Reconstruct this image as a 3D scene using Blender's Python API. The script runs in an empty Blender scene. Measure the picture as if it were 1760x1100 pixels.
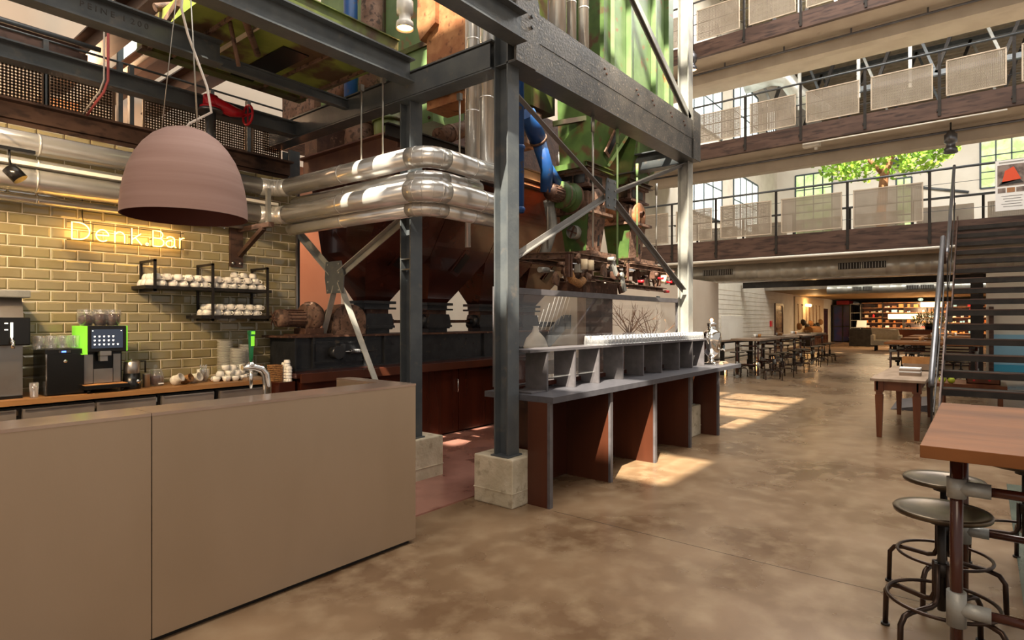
import bpy, bmesh, math, random
from mathutils import Vector, Matrix
random.seed(7)
PI = math.pi
S = bpy.context.scene
C = S.collection
# ------------------------------------------------------------------ camera, world, lights, exposure
CAM_Z = 1.54; F_PX = 1010.0; AZ = math.atan2(810, 1010)
cam = bpy.data.cameras.new('camera'); cam.sensor_width = 36; cam.lens = 36*F_PX/1760; cam.clip_start = .05; cam.clip_end = 300
co = bpy.data.objects.new('camera', cam); C.objects.link(co); co.location = (0, 0, CAM_Z); co.rotation_euler = (PI/2, 0, AZ-PI/2)
S.camera = co
S.view_settings.view_transform = 'Standard'; S.view_settings.look = 'None'
S.view_settings.exposure = 0.55; S.view_settings.gamma = 1; S.view_settings.use_curve_mapping = False
W = bpy.data.worlds.new('world'); S.world = W; W.use_nodes = True
W.node_tree.nodes['Background'].inputs[0].default_value = (1.0, .95, .89, 1)
W.node_tree.nodes['Background'].inputs[1].default_value = .36

def lamp(name, kind, loc, energy, color, target=None, size=1, size_y=None, spot=60, blend=.5, direction=None):
    l = bpy.data.lights.new(name, kind); l.energy = energy; l.color = color
    if kind == 'AREA':
        l.size = size
        if size_y: l.shape = 'RECTANGLE'; l.size_y = size_y
    elif kind == 'SPOT': l.spot_size = math.radians(spot); l.spot_blend = blend; l.shadow_soft_size = size
    elif kind == 'POINT': l.shadow_soft_size = size
    o = bpy.data.objects.new(name, l); C.objects.link(o); o.location = loc
    d = Vector(direction) if direction else (Vector(target)-Vector(loc) if target else Vector((0, 0, -1)))
    o.rotation_euler = d.to_track_quat('-Z', 'Y').to_euler()
    return o
sun = lamp('sun', 'SUN', (0, 0, 30), 17.0, (1, .9, .72), direction=(.8, .3, -1)); sun.data.angle = math.radians(.45)
lamp('roof_light', 'AREA', (3.5, 1, 13.2), 750, (1, .95, .88), size=12, size_y=9)
lamp('roof_light', 'AREA', (12.5, 1.0, 14.3), 1300, (1, .96, .9), size=8, size_y=10)
lamp('roof_light', 'AREA', (21, 1.0, 14.3), 2300, (1, .96, .9), size=7, size_y=9)
lamp('ceiling_light', 'AREA', (-1.6, -.8, 5.5), 95, (1, .80, .60), size=3, size_y=3, target=(3, 2.2, .3))
lamp('bar_spot', 'SPOT', (.2, 4.4, 3.3), 210, (1, .72, .42), target=(2.0, 6.4, 1.3), size=.05, spot=95, blend=.6)
lamp('bar_spot', 'SPOT', (-.6, 4.6, 3.3), 150, (1, .72, .42), target=(.9, 6.4, 1.6), size=.05, spot=90, blend=.6)
lamp('hall_light', 'AREA', (40, 3, 2.95), 420, (1, .72, .42), size=10, size_y=5)
lamp('shelf_fill', 'AREA', (44.6, 3, 2.9), 500, (1, .68, .38), size=1, size_y=8, target=(46, 3, 1.2))  # added fill, no fitting here, brightens the shop shelves
lamp('machine_fill', 'SPOT', (4.6, 1.6, 5.2), 260, (1, .82, .6), target=(7.0, 4.1, 2.9), size=.1, spot=42)  # added fill without a fitting, lifts the machinery under the silo
lamp('gallery_glow', 'POINT', (2.2, 8.2, 4.2), 60, (1, .62, .35), size=.2)
lamp('wall_glow', 'SPOT', (4.2, 6.9, 3.1), 60, (1, .55, .3), target=(4.6, 8.2, 1.9), size=.1, spot=110)

# ------------------------------------------------------------------ materials
def lin(c):
    if isinstance(c, str):
        c = c.lstrip('#'); c = [int(c[i:i+2], 16)/255 for i in (0, 2, 4)]
    return tuple(((v/12.92) if v <= .04045 else ((v+.055)/1.055)**2.4) for v in c)+(1,)
MATS = {}
def mat(name, c1, c2=None, rough=.5, metal=0, scale=4, lo=.4, hi=.6, stretch=(1, 1, 1), bump=0, bscale=None, c3=None, s3=20, lo3=.6, hi3=.7,
        emit=None, estr=0, trans=0, ior=1.45, coat=0, rvar=0, detail=6):
    m = bpy.data.materials.new(name); m.use_nodes = True; MATS[name] = m
    nt = m.node_tree; N = nt.nodes; L = nt.links; b = N['Principled BSDF']
    b.inputs['Base Color'].default_value = lin(c1); b.inputs['Roughness'].default_value = rough; b.inputs['Metallic'].default_value = metal
    b.inputs['IOR'].default_value = ior; b.inputs['Transmission Weight'].default_value = trans; b.inputs['Coat Weight'].default_value = coat
    if emit: b.inputs['Emission Color'].default_value = lin(emit); b.inputs['Emission Strength'].default_value = estr
    geo = N.new('ShaderNodeNewGeometry'); mp = N.new('ShaderNodeMapping'); mp.inputs['Scale'].default_value = stretch
    L.new(geo.outputs['Position'], mp.inputs['Vector'])
    def noise(sc, dt=detail):
        n = N.new('ShaderNodeTexNoise'); n.inputs['Scale'].default_value = sc; n.inputs['Detail'].default_value = dt
        L.new(mp.outputs['Vector'], n.inputs['Vector']); return n.outputs['Fac']
    if c2:
        r = N.new('ShaderNodeValToRGB'); r.color_ramp.elements[0].position = lo; r.color_ramp.elements[1].position = hi
        r.color_ramp.elements[0].color = lin(c1); r.color_ramp.elements[1].color = lin(c2)
        f = noise(scale); L.new(f, r.inputs[0]); out = r.outputs[0]
        if c3:
            r3 = N.new('ShaderNodeValToRGB'); r3.color_ramp.elements[0].position = lo3; r3.color_ramp.elements[1].position = hi3
            L.new(noise(s3), r3.inputs[0]); mx = N.new('ShaderNodeMix'); mx.data_type = 'RGBA'
            L.new(r3.outputs[0], mx.inputs['Factor']); L.new(out, mx.inputs['A']); mx.inputs['B'].default_value = lin(c3); out = mx.outputs['Result']
        L.new(out, b.inputs['Base Color'])
        if rvar:
            mr = N.new('ShaderNodeMapRange'); mr.inputs['To Min'].default_value = rough-rvar; mr.inputs['To Max'].default_value = rough+rvar
            mr.inputs['From Min'].default_value = .3; mr.inputs['From Max'].default_value = .7
            L.new(f, mr.inputs['Value']); L.new(mr.outputs[0], b.inputs['Roughness'])
    if bump:
        bp = N.new('ShaderNodeBump'); bp.inputs['Strength'].default_value = bump; bp.inputs['Distance'].default_value = .01
        L.new(noise(bscale or scale*6), bp.inputs['Height']); L.new(bp.outputs[0], b.inputs['Normal'])
    return m
mat('floor', '#5e4834', '#7f674e', rough=.29, scale=1.1, lo=.34, hi=.66, c3='#8b765d', s3=5.5, lo3=.45, hi3=.8, rvar=.07, detail=9)
mat('platform', '#8f6559', '#a8796b', rough=.25, metal=.3, scale=1.6, c3='#6f4034', s3=2.4, lo3=.55, hi3=.7, bump=.08, bscale=3)
mat('bronze', '#b09b84', '#a48f77', rough=.33, metal=.6, scale=1.3, lo=.3, hi=.7, stretch=(1, 1, .4), bump=.03, bscale=90)
mat('bronze_top', '#b19b89', '#a48b7b', rough=.25, metal=.6, scale=2)
mat('stainless', '#b3aca4', '#a59c92', rough=.3, metal=.9, scale=3)
mat('drawer_metal', '#9b9087', '#8b7f75', rough=.4, metal=.6, scale=3)
mat('chrome', '#e6e2dc', rough=.08, metal=1)
mat('steel_dark', '#505559', '#5b5f61', rough=.36, metal=.3, scale=5, c3='#746d66', s3=9, lo3=.62, hi3=.8, bump=.12, bscale=40)
mat('steel_worn', '#484745', '#5a5651', rough=.42, metal=.3, scale=6, c3='#85796b', s3=38, lo3=.6, hi3=.66, bump=.3, bscale=50)
mat('steel_grey', '#8a8a85', '#9d9b94', rough=.42, metal=.3, scale=5, bump=.15, bscale=50)
mat('black_steel', '#26221f', '#332d28', rough=.45, metal=.4, scale=6)
mat('brown_steel', '#4c382f', '#5f483d', rough=.45, metal=.3, scale=3, stretch=(1, .3, 2), c3='#3a2b25', s3=8, lo3=.5, hi3=.65)
mat('pipe_steel', '#66666a', '#727275', rough=.3, metal=.75, scale=4)
mat('duct', '#dcdad6', '#d0cdc7', rough=.22, metal=.62, scale=2.5)
mat('spiral_duct', '#c4c3ba', '#b4b2a8', rough=.36, metal=.6, scale=3)
mat('concrete', '#b0a48d', '#c3b8a2', rough=.85, scale=5, c3='#8d8069', s3=12, lo3=.58, hi3=.75, bump=.5, bscale=30)
mat('cream', '#cfbfab', '#d6c8b5', rough=.85, scale=1)
mat('white_paint', '#dcd5c8', '#e3ddd1', rough=.8, scale=1)
mat('soffit', '#b9ab99', '#c4b7a5', rough=.85, scale=1.5)
mat('terracotta_lit', '#bd8060', '#c68a69', rough=.8, scale=1)
mat('wood_red', '#35170e', '#472014', rough=.26, scale=3, stretch=(1.5, 1.5, .12), lo=.3, hi=.7, coat=.25)
mat('wood_red_bright', '#3e2013', '#50291a', rough=.36, scale=3, stretch=(1.5, 1.5, .12), lo=.3, hi=.7)
mat('oak', '#a67a4a', '#8a6038', rough=.42, scale=5, stretch=(.25, 3, 3), lo=.35, hi=.65)
mat('table_wood', '#84542f', '#653e22', rough=.55, ior=1.22, scale=3, stretch=(1.6, .5, 1), lo=.3, hi=.7, c3='#422614', s3=2.0, lo3=.5, hi3=.8, bump=.12, bscale=25)
mat('pale_wood', '#9c8570', '#85705b', rough=.5, scale=3, stretch=(.6, 2, 1))
mat('cherry', '#63341a', '#774425', rough=.4, scale=4, stretch=(2, 2, .2))
mat('linoleum', '#454449', '#4c4b50', rough=.36, scale=20)
mat('graphite', '#4c494b', '#565255', rough=.45, scale=12)
mat('tile', '#918460', '#9b8f6b', rough=.08, scale=2.4, bump=.05, bscale=9, coat=.5)
mat('tile_b', '#897c58', '#948865', rough=.09, scale=3, coat=.5, bump=.05, bscale=9)
mat('grout', '#dfd4bd', rough=.9)
mat('green_paint', '#3b5329', '#4a6331', rough=.45, scale=4, c3='#513a29', s3=6, lo3=.54, hi3=.66, bump=.3, bscale=12)
mat('green_pale', '#768f5f', '#647e50', rough=.42, scale=3, c3='#8a6040', s3=7, lo3=.6, hi3=.7, bump=.2, bscale=12)
mat('green_dark', '#454f22', '#5a652b', rough=.5, scale=3, c3='#43301f', s3=3.2, lo3=.46, hi3=.6, bump=.3, bscale=12)
mat('rust', '#63493a', '#7b6050', rough=.7, scale=8, c3='#3c2b22', s3=16, lo3=.5, hi3=.62, bump=.6, bscale=30)
mat('rust_bright', '#8c5a38', '#a6754d', rough=.6, scale=5, c3='#5f3a24', s3=12, lo3=.58, hi3=.7, bump=.3, bscale=20)
mat('rust_dark', '#41291f', '#563a2c', rough=.65, scale=9, c3='#7b5b47', s3=20, lo3=.6, hi3=.72, bump=.5, bscale=30)
mat('hopper', '#3a1a12', '#4a2217', rough=.22, metal=.2, scale=2.2, c3='#28110c', s3=3, lo3=.5, hi3=.7, coat=.3)
mat('black_machine', '#26272a', '#303134', rough=.38, metal=.3, scale=6, c3='#4f4438', s3=10, lo3=.64, hi3=.76, bump=.25, bscale=20)
mat('blue_paint', '#1a4380', '#23548f', rough=.42, scale=3, c3='#5a5248', s3=9, lo3=.6, hi3=.7)
mat('red_paint', '#b01422', '#c01a28', rough=.35, scale=5)
mat('clay', '#8f7168', '#9d8077', rough=.7, scale=7, stretch=(.1, .1, 3.2), lo=.3, hi=.7, bump=.1, bscale=20)
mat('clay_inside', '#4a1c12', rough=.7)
mat('porcelain', '#efe9df', rough=.18, coat=.4)
mat('glass', '#ffffff', rough=.02, trans=1, ior=1.45)
mat('glassware', '#f6f6f4', rough=.04)
mat('dark_glass', '#3a3038', rough=.05, trans=.6, ior=1.4)
mat('black_plastic', '#141312', rough=.25)
mat('lime', '#8be03a', rough=.35, emit='#7fe03a', estr=.35)
mat('screen', '#1c2028', rough=.2, emit='#3c4452', estr=.5)
mat('icon', '#ffffff', rough=.5, emit='#fff4e4', estr=1.6)
mat('blue_led', '#3060ff', emit='#4a6cff', estr=4)
mat('neon', '#ffcf6a', rough=.4, emit='#ffbe58', estr=7)
mat('bulb', '#ffd9a0', rough=.4, emit='#ffb566', estr=14)
mat('lamp_shade_glow', '#ffe2b0', rough=.6, emit='#ffcf8a', estr=1.6)
mat('coffee', '#3d2114', '#5a3320', rough=.6, scale=60)
mat('beer_green', '#0f6b3a', rough=.35)
mat('cloth', '#cfc6b8', '#e0d8ca', rough=.9, scale=40)
mat('wicker', '#a5784a', '#7d5530', rough=.8, scale=60)
mat('foliage', '#6f9a2c', '#93b83c', rough=.7, scale=3)
mat('foliage_dark', '#5b5a22', '#7a7230', rough=.8, scale=6)
mat('bark', '#8a5f3c', '#6f4a2e', rough=.85, scale=8)
mat('red', '#c3202a', rough=.4); mat('yellow_green', '#b6c33a', rough=.4); mat('paper', '#ece9e4', rough=.7); mat('ink', '#33302e', rough=.7)
mat('poster_dark', '#5a4a44', '#8c7c72', rough=.6, scale=6); mat('poster_orange', '#d8502c', rough=.6)
mat('orange', '#d9762c', rough=.5); mat('skyblue', '#8fc3e0', rough=.5); mat('poolblue', '#3aa0c8', rough=.4)
mat('roof_metal', '#8f8471', '#a09480', rough=.6, metal=.2, scale=3)
mat('window_frame', '#3d4a50', rough=.5)
mat('sky_glass', '#dfe9ea', rough=.1, emit='#f2f6ec', estr=.9)
mat('sky_green', '#9dbf68', '#dfe8c0', rough=.1, scale=2.5, emit='#b7cf8c', estr=.55)
mat('leather', '#8a4a26', rough=.4); mat('sofa', '#cdbb9c', '#d6c6aa', rough=.9, scale=10)
mat('rug', '#6b5138', '#7a5e42', rough=.95, scale=2)
mat('glass_floor', '#444a42', '#555b50', rough=.25, scale=3)
mat('neon_frame', '#17120e', rough=.6)
mat('cardboard', '#c08a52', '#b07a45', rough=.8, scale=8)
mat('night_blue', '#2a3763', '#4a3252', rough=.2, scale=1.2)
mat('ceil_wood', '#8a7556', '#9b8564', rough=.6, scale=2)
mat('pink_cable', '#b55a5a', rough=.6); mat('white_cable', '#cfc6bd', rough=.6)
mat('wire', '#aaa69e', rough=.35, metal=.8)
mat('brick_white', '#d8d0c0', '#e0d9ca', rough=.8, scale=2)
mat('trough_green', '#6d7a33', '#84903f', rough=.55, scale=2.2, c3='#54402c', s3=2.6, lo3=.48, hi3=.6, bump=.3, bscale=12)
mat('oxide_brown', '#64433a', '#73503f', rough=.5, scale=4, bump=.2)
mat('steel_mid', '#6a6866', '#77736f', rough=.42, metal=.3, scale=5)
mat('lamp_white', '#d6d3cc', rough=.35, metal=.2)
mat('gold_text', '#d8a860', rough=.5)
mat('perf_brown', '#54402f', '#66503c', rough=.5, metal=.3, scale=4)
mat('perf_beige', '#bfae98', '#cbbba6', rough=.55, metal=.2, scale=3)

def thin_glass(m, lo, hi, rough=.03, col=(1, 1, 1, 1)):   # walls a millimetre or two thick: part clear, part glossy by angle
    nt = m.node_tree; N = nt.nodes; L = nt.links; N.clear(); out = N.new('ShaderNodeOutputMaterial')
    tr = N.new('ShaderNodeBsdfTransparent'); tr.inputs[0].default_value = col; gl = N.new('ShaderNodeBsdfPrincipled')
    gl.inputs['Base Color'].default_value = (.9, .9, .9, 1); gl.inputs['Roughness'].default_value = rough; gl.inputs['Metallic'].default_value = .7
    lw = N.new('ShaderNodeLayerWeight'); lw.inputs[0].default_value = .35; mr = N.new('ShaderNodeMapRange'); mr.inputs['To Min'].default_value = lo; mr.inputs['To Max'].default_value = hi
    L.new(lw.outputs['Facing'], mr.inputs['Value']); mx = N.new('ShaderNodeMixShader'); L.new(mr.outputs[0], mx.inputs[0]); L.new(tr.outputs[0], mx.inputs[1]); L.new(gl.outputs[0], mx.inputs[2]); L.new(mx.outputs[0], out.inputs[0])
thin_glass(MATS['glassware'], .07, .62)
thin_glass(mat('pane_glass', '#ffffff'), .008, .16, .01)
# ------------------------------------------------------------------ mesh helpers
def V(*a): return Vector(a)
class MB:
    def __init__(s): s.v = []; s.f = []; s.sm = []
    def add(s, vs, fs, smooth=False):
        n = len(s.v); s.v += [tuple(v) for v in vs]; s.f += [tuple(i+n for i in f) for f in fs]; s.sm += [smooth]*len(fs); return s
    def box(s, x0, y0, z0, x1, y1, z1, ch=0):
        if x0 > x1: x0, x1 = x1, x0
        if y0 > y1: y0, y1 = y1, y0
        if z0 > z1: z0, z1 = z1, z0
        if ch:   # chamfered on every edge
            b = bmesh.new(); bmesh.ops.create_cube(b, size=1)
            for v in b.verts: v.co = V(x0+(v.co.x+.5)*(x1-x0), y0+(v.co.y+.5)*(y1-y0), z0+(v.co.z+.5)*(z1-z0))
            bmesh.ops.bevel(b, geom=b.edges[:], offset=ch, segments=2, affect='EDGES', profile=.6); b.verts.index_update()
            s.add([v.co for v in b.verts], [[v.index for v in f.verts] for f in b.faces]); b.free(); return s
        return s.add([(x0, y0, z0), (x1, y0, z0), (x1, y1, z0), (x0, y1, z0), (x0, y0, z1), (x1, y0, z1), (x1, y1, z1), (x0, y1, z1)],
                     [(0, 3, 2, 1), (4, 5, 6, 7), (0, 1, 5, 4), (1, 2, 6, 5), (2, 3, 7, 6), (3, 0, 4, 7)])
    def frustum(s, a, za, b, zb):   # a, b = (x0,y0,x1,y1)
        return s.add([(a[0], a[1], za), (a[2], a[1], za), (a[2], a[3], za), (a[0], a[3], za), (b[0], b[1], zb), (b[2], b[1], zb), (b[2], b[3], zb), (b[0], b[3], zb)],
                     [(0, 3, 2, 1), (4, 5, 6, 7), (0, 1, 5, 4), (1, 2, 6, 5), (2, 3, 7, 6), (3, 0, 4, 7)])
    def bar(s, p, q, w, h, up=(0, 0, 1), prof=None):   # rectangular (or profiled) bar between two points
        p = V(*p); q = V(*q); d = (q-p).normalized(); u = V(*up)
        if abs(d.dot(u)) > .98: u = V(1, 0, 0)
        r = d.cross(u).normalized(); u = r.cross(d)
        pr = prof or [(-w/2, -h/2), (w/2, -h/2), (w/2, h/2), (-w/2, h/2)]
        n = len(pr); vs = [p+r*a+u*b for a, b in pr]+[q+r*a+u*b for a, b in pr]
        fs = [tuple(range(n))[::-1], tuple(range(n, 2*n))]+[(i, (i+1) % n, n+(i+1) % n, n+i) for i in range(n)]
        return s.add(vs, fs)
    def ibeam(s, p, q, w, h, t=.014, up=(0, 0, 1)):
        a, b = w/2, h/2
        return s.bar(p, q, w, h, up, [(-a, -b), (a, -b), (a, -b+t), (t*.4, -b+t), (t*.4, b-t), (a, b-t), (a, b), (-a, b), (-a, b-t), (-t*.4, b-t), (-t*.4, -b+t), (-a, -b+t)])
    def channel(s, p, q, w, h, t=.012, up=(0, 0, 1)):
        a, b = w/2, h/2
        return s.bar(p, q, w, h, up, [(-a, -b), (a, -b), (a, -b+t), (-a+t, -b+t), (-a+t, b-t), (a, b-t), (a, b), (-a, b)])
    def angle(s, p, q, w, h, t=.01, up=(0, 0, 1)):
        a, b = w/2, h/2
        return s.bar(p, q, w, h, up, [(-a, -b), (a, -b), (a, -b+t), (-a+t, -b+t), (-a+t, b), (-a, b)])
    def tube(s, pts, r, n=12, closed=False, caps=True):
        pts = [V(*p) for p in pts]; N = len(pts); rr = r if hasattr(r, '__len__') else [r]*N
        prev = None; vs = []
        for i, p in enumerate(pts):
            a = pts[(i-1) % N] if (i or closed) else p; b = pts[(i+1) % N] if (i < N-1 or closed) else p
            d = (b-a).normalized()
            if prev is None:
                u = d.cross(V(0, 0, 1)); u = d.cross(V(1, 0, 0)) if u.length < .05 else u
            else: u = prev-d*prev.dot(d)
            u.normalize(); prev = u; w = d.cross(u)
            vs += [p+(u*math.cos(2*PI*k/n)+w*math.sin(2*PI*k/n))*rr[i] for k in range(n)]
        fs = []
        for i in range(N if closed else N-1):
            j = (i+1) % N
            fs += [(i*n+k, i*n+(k+1) % n, j*n+(k+1) % n, j*n+k) for k in range(n)]
        s.add(vs, fs, True)
        if caps and not closed:
            m = len(s.v)-len(vs); s.f += [tuple(m+k for k in range(n))[::-1], tuple(m+(N-1)*n+k for k in range(n))]; s.sm += [False, False]
        return s
    def cyl(s, p, q, r, n=16, r2=None): return s.tube([p, q], [r, r if r2 is None else r2], n)
    def lathe(s, prof, c=(0, 0, 0), n=20, ax='z', caps=False):
        vs = []
        for r, z in prof:
            for k in range(n):
                a = 2*PI*k/n; x, y = r*math.cos(a), r*math.sin(a)
                if ax == 'z': vs.append((c[0]+x, c[1]+y, c[2]+z))
                elif ax == 'x': vs.append((c[0]+z, c[1]+x, c[2]+y))
                else: vs.append((c[0]+x, c[1]+z, c[2]+y))
        fs = [(i*n+k, i*n+(k+1) % n, (i+1)*n+(k+1) % n, (i+1)*n+k) for i in range(len(prof)-1) for k in range(n)]
        if ax == 'y': fs = [f[::-1] for f in fs]
        return s.add(vs, fs, True)
    def prism(s, poly, axis, a, b):   # polygon in the plane normal to axis
        def m(u, v, w): return {'x': (w, u, v), 'y': (u, w, v), 'z': (u, v, w)}[axis]
        n = len(poly)
        s.add([m(u, v, a) for u, v in poly]+[m(u, v, b) for u, v in poly],
              [tuple(range(n))[::-1], tuple(range(n, 2*n))]+[(i, (i+1) % n, n+(i+1) % n, n+i) for i in range(n)]); return s
    def sphere(s, c, r, n=12, m=8, sz=1):
        return s.lathe([(max(1e-4, r*math.sin(PI*i/m)), -r*sz*math.cos(PI*i/m)) for i in range(m+1)], c, n)
    def build(s, name, m, parent=None, loc=None):
        off = V(0, 0, 0)
        if parent is None:
            if loc is not None: off = V(*loc)
            else:
                xs = [v[0] for v in s.v]; ys = [v[1] for v in s.v]; zs = [v[2] for v in s.v]
                off = V((min(xs)+max(xs))/2, (min(ys)+max(ys))/2, min(zs))
        else:
            q = parent
            while q: off += q.location; q = q.parent
        me = bpy.data.meshes.new(name); me.from_pydata([tuple(V(*v)-off) for v in s.v], [], s.f)
        me.polygons.foreach_set('use_smooth', s.sm); me.materials.append(MATS[m] if isinstance(m, str) else m)
        b = bmesh.new(); b.from_mesh(me); bmesh.ops.recalc_face_normals(b, faces=b.faces[:]); b.to_mesh(me); b.free(); me.update()
        o = bpy.data.objects.new(name, me); C.objects.link(o)
        if parent: o.parent = parent
        else: o.location = off
        return o
def tag(o, label=None, cat=None, group=None, kind=None):
    if label: o['label'] = label
    if cat: o['category'] = cat
    if group: o['group'] = group
    if kind: o['kind'] = kind
    return o
def thing(name, label, cat, loc=(0, 0, 0), group=None):
    o = bpy.data.objects.new(name, None); C.objects.link(o); o.location = loc; o.empty_display_size = .1
    return tag(o, label, cat, group)
def struct(name, mb, m, loc=None): return tag(mb.build(name, m, loc=loc), kind='structure')
def kids(o): return [c for c in ALLK.get(o.name, [])]
def dup(root, loc, rz=0, label=None, group=None, sc=None):
    def cp(o, par):
        c = o.copy(); C.objects.link(c); c.parent = par
        for ch in [k for k in bpy.data.objects if k.parent == o]: cp(ch, c)
        return c
    r = cp(root, None); r.location = loc; r.rotation_euler = (0, 0, rz)
    if sc: r.scale = sc
    if label: r['label'] = label
    if group: r['group'] = group
    return r
def share(src, name, loc, parent=None, rz=0, m=None):   # another object on the same mesh
    o = bpy.data.objects.new(name, src.data); C.objects.link(o); o.location = loc; o.rotation_euler = (0, 0, rz)
    if parent: o.parent = parent
    return o
def at(px, py, x=None, y=None, z=None, d=None):   # point of the world seen at a pixel of the 1760x1100 photograph, on a given plane
    t = (px-880)/F_PX; s = (550-py)/F_PX; r = (math.cos(AZ)+t*math.sin(AZ), math.sin(AZ)-t*math.cos(AZ), s)
    k = (z-CAM_Z)/s if z is not None else x/r[0] if x is not None else y/r[1] if y is not None else d
    return V(r[0]*k, r[1]*k, CAM_Z+s*k)
def arc(c, r, a0, a1, n, ax='z'):
    o = []
    for i in range(n+1):
        a = a0+(a1-a0)*i/n; u, v = r*math.cos(a), r*math.sin(a)
        o.append({'z': (c[0]+u, c[1]+v, c[2]), 'y': (c[0]+u, c[1], c[2]+v), 'x': (c[0], c[1]+u, c[2]+v)}[ax])
    return o
def text_mesh(body, size, depth=.002):
    cu = bpy.data.curves.new('t', 'FONT'); cu.body = body; cu.size = size; cu.extrude = depth
    o = bpy.data.objects.new('t', cu); C.objects.link(o); dg = bpy.context.evaluated_depsgraph_get()
    me = bpy.data.meshes.new_from_object(o.evaluated_get(dg)); bpy.data.objects.remove(o); return me
def text_obj(name, body, size, m, parent, loc, rot, depth=.002):
    me = text_mesh(body, size, depth); me.materials.clear(); me.materials.append(MATS[m])
    o = bpy.data.objects.new(name, me); C.objects.link(o); o.parent = parent
    q = parent; off = V(0, 0, 0)
    while q: off += q.location; q = q.parent
    o.location = V(*loc)-off; o.rotation_euler = rot; return o
def ordw(n):
    if n < 20: return ORD2[n]
    t, u = divmod(n, 10); T = {2: 'twent', 3: 'thirt', 4: 'fort'}[t]
    return T+'ieth' if u == 0 else T+'y-'+ORD2[u]
ORD2 = ['zeroth', 'first', 'second', 'third', 'fourth', 'fifth', 'sixth', 'seventh', 'eighth', 'ninth', 'tenth', 'eleventh', 'twelfth', 'thirteenth', 'fourteenth', 'fifteenth', 'sixteenth', 'seventeenth', 'eighteenth', 'nineteenth']
ORD = ['first', 'second', 'third', 'fourth', 'fifth', 'sixth', 'seventh', 'eighth', 'ninth', 'tenth', 'eleventh', 'twelfth', 'thirteenth', 'fourteenth', 'fifteenth']

# ------------------------------------------------------------------ room shell
struct('floor', MB().box(-9, -12, -.3, 60, 14, 0), 'floor', loc=(0, 0, 0))
pf = struct('floor_platform', MB().box(2.72, 3.46, 0, 8.4, 5.6, .012), 'platform')
struct('floor_inset', MB().box(3.2, -1.4, 0, 7.2, -.17, .006), 'glass_floor')
fj = MB()   # saw cut joints in the screed
fj.box(3.9, -4, 0, 3.904, 2.7, .0008)
struct('trim_floor_joint', fj, 'black_steel')
# the back wall carries the glazed tiles
wb = struct('wall_back', MB().box(-3, 6.409, 0, 3.86, 6.6, 3.15), 'grout', loc=(0, 6.5, 0))
TW, TH = .197, .0935
def tile_mesh(w, h, m):
    b = MB(); a = .013; d = .012; y0 = 0
    o = [(0, 0, 0), (w, 0, 0), (w, 0, h), (0, 0, h)]; o2 = [(0, -.004, 0), (w, -.004, 0), (w, -.004, h), (0, -.004, h)]
    i = [(a, -d, a), (w-a, -d, a), (w-a, -d, h-a), (a, -d, h-a)]
    b.add(o+o2+i, [(0, 1, 5, 4), (1, 2, 6, 5), (2, 3, 7, 6), (3, 0, 4, 7), (4, 5, 9, 8), (5, 6, 10, 9), (6, 7, 11, 10), (7, 4, 8, 11), (8, 9, 10, 11)])
    me = bpy.data.meshes.new('tile'); me.from_pydata([(p[0]-w/2, p[1], p[2]-h/2) for p in b.v], [], b.f); me.materials.append(MATS[m]); me.update(); return me
tm = [tile_mesh(TW-.0065, TH-.0065, 'tile'), tile_mesh(TW-.0065, TH-.0065, 'tile_b')]; th = tile_mesh(TW/2-.0065, TH-.0065, 'tile')
cand = []
for r in range(34):
    z = .02+r*TH+TH/2; off = (r % 2)*TW/2
    k = 0
    while True:
        x1 = 3.86-off-k*TW; x0 = x1-TW
        if x1 < -.6: break
        cand.append((x0+TW/2, z, 0)); k += 1
    if r % 2: cand.append((3.86-TW/4, z, 1))
def seen(x, z):
    d = math.cos(AZ)*x+math.sin(AZ)*6.4; l = math.sin(AZ)*x-math.cos(AZ)*6.4
    px = 880+F_PX*l/d; py = 550-F_PX*(z-CAM_Z)/d
    return px > -20 and 300 < py < 690 and z > .9
vis = [c for c in cand if seen(c[0], c[1])]; vis.sort(key=lambda c: c[0]); vis = vis[:300]; vs_ = set(vis)
for x, z, h in vis:
    o = bpy.data.objects.new('tile', th if h else tm[random.random() > .5]); C.objects.link(o); o.parent = wb
    o.location = V(x, 6.412+random.uniform(-.0012, .0012), z)-wb.location; o.rotation_euler = (random.uniform(-.012, .012), 0, random.uniform(-.012, .012))
rest = MB()
for x, z, h in cand:
    if (x, z, h) in vs_: continue
    me = th if h else tm[0]
    rest.add([(v.co.x+x, v.co.y+6.412, v.co.z+z) for v in me.vertices], [tuple(p.vertices) for p in me.polygons])
o = rest.build('tile_field', 'tile', wb); o['kind'] = 'stuff'
struct('trim_tile_edge', MB().box(3.86, 6.39, 0, 3.875, 6.6, 3.15), 'stainless')
struct('wall_rear', MB().box(3.86, 8.2, 0, 5.75, 8.4, 3.9), 'terracotta_lit')  # warm light on the cream wall is put into this orange colour
struct('wall_rear_cream', MB().box(5.75, 8.2, 0, 10.6, 8.4, 3.9), 'cream')
struct('wall_upper_rear', MB().box(5.6, 9.4, 3.6, 17.1, 9.6, 15), 'cream')
struct('wall_upper_left', MB().box(-6, 9.4, 3.6, 5.6, 9.6, 9), 'cream')
struct('wall_left', MB().box(17.1, 8.5, 0, 60, 8.7, 15), 'brick_white')
lr = struct('wall_left_low', MB().box(10.6, 6.0, 0, 17.07, 8.5, 2.62), 'cream')
struct('ceiling', MB().box(31, -8, 3.0, 60, 8.5, 3.25), 'ceil_wood')
struct('trim_ceiling_edge', MB().box(30.7, -8, 3.0, 31, 8.5, 3.22).box(30.5, -8, 3.3, 31, 8.5, 3.75), 'stainless')
struct('wall_far', MB().box(52, -8, 0, 52.2, 8.5, 3), 'black_steel')
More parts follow.
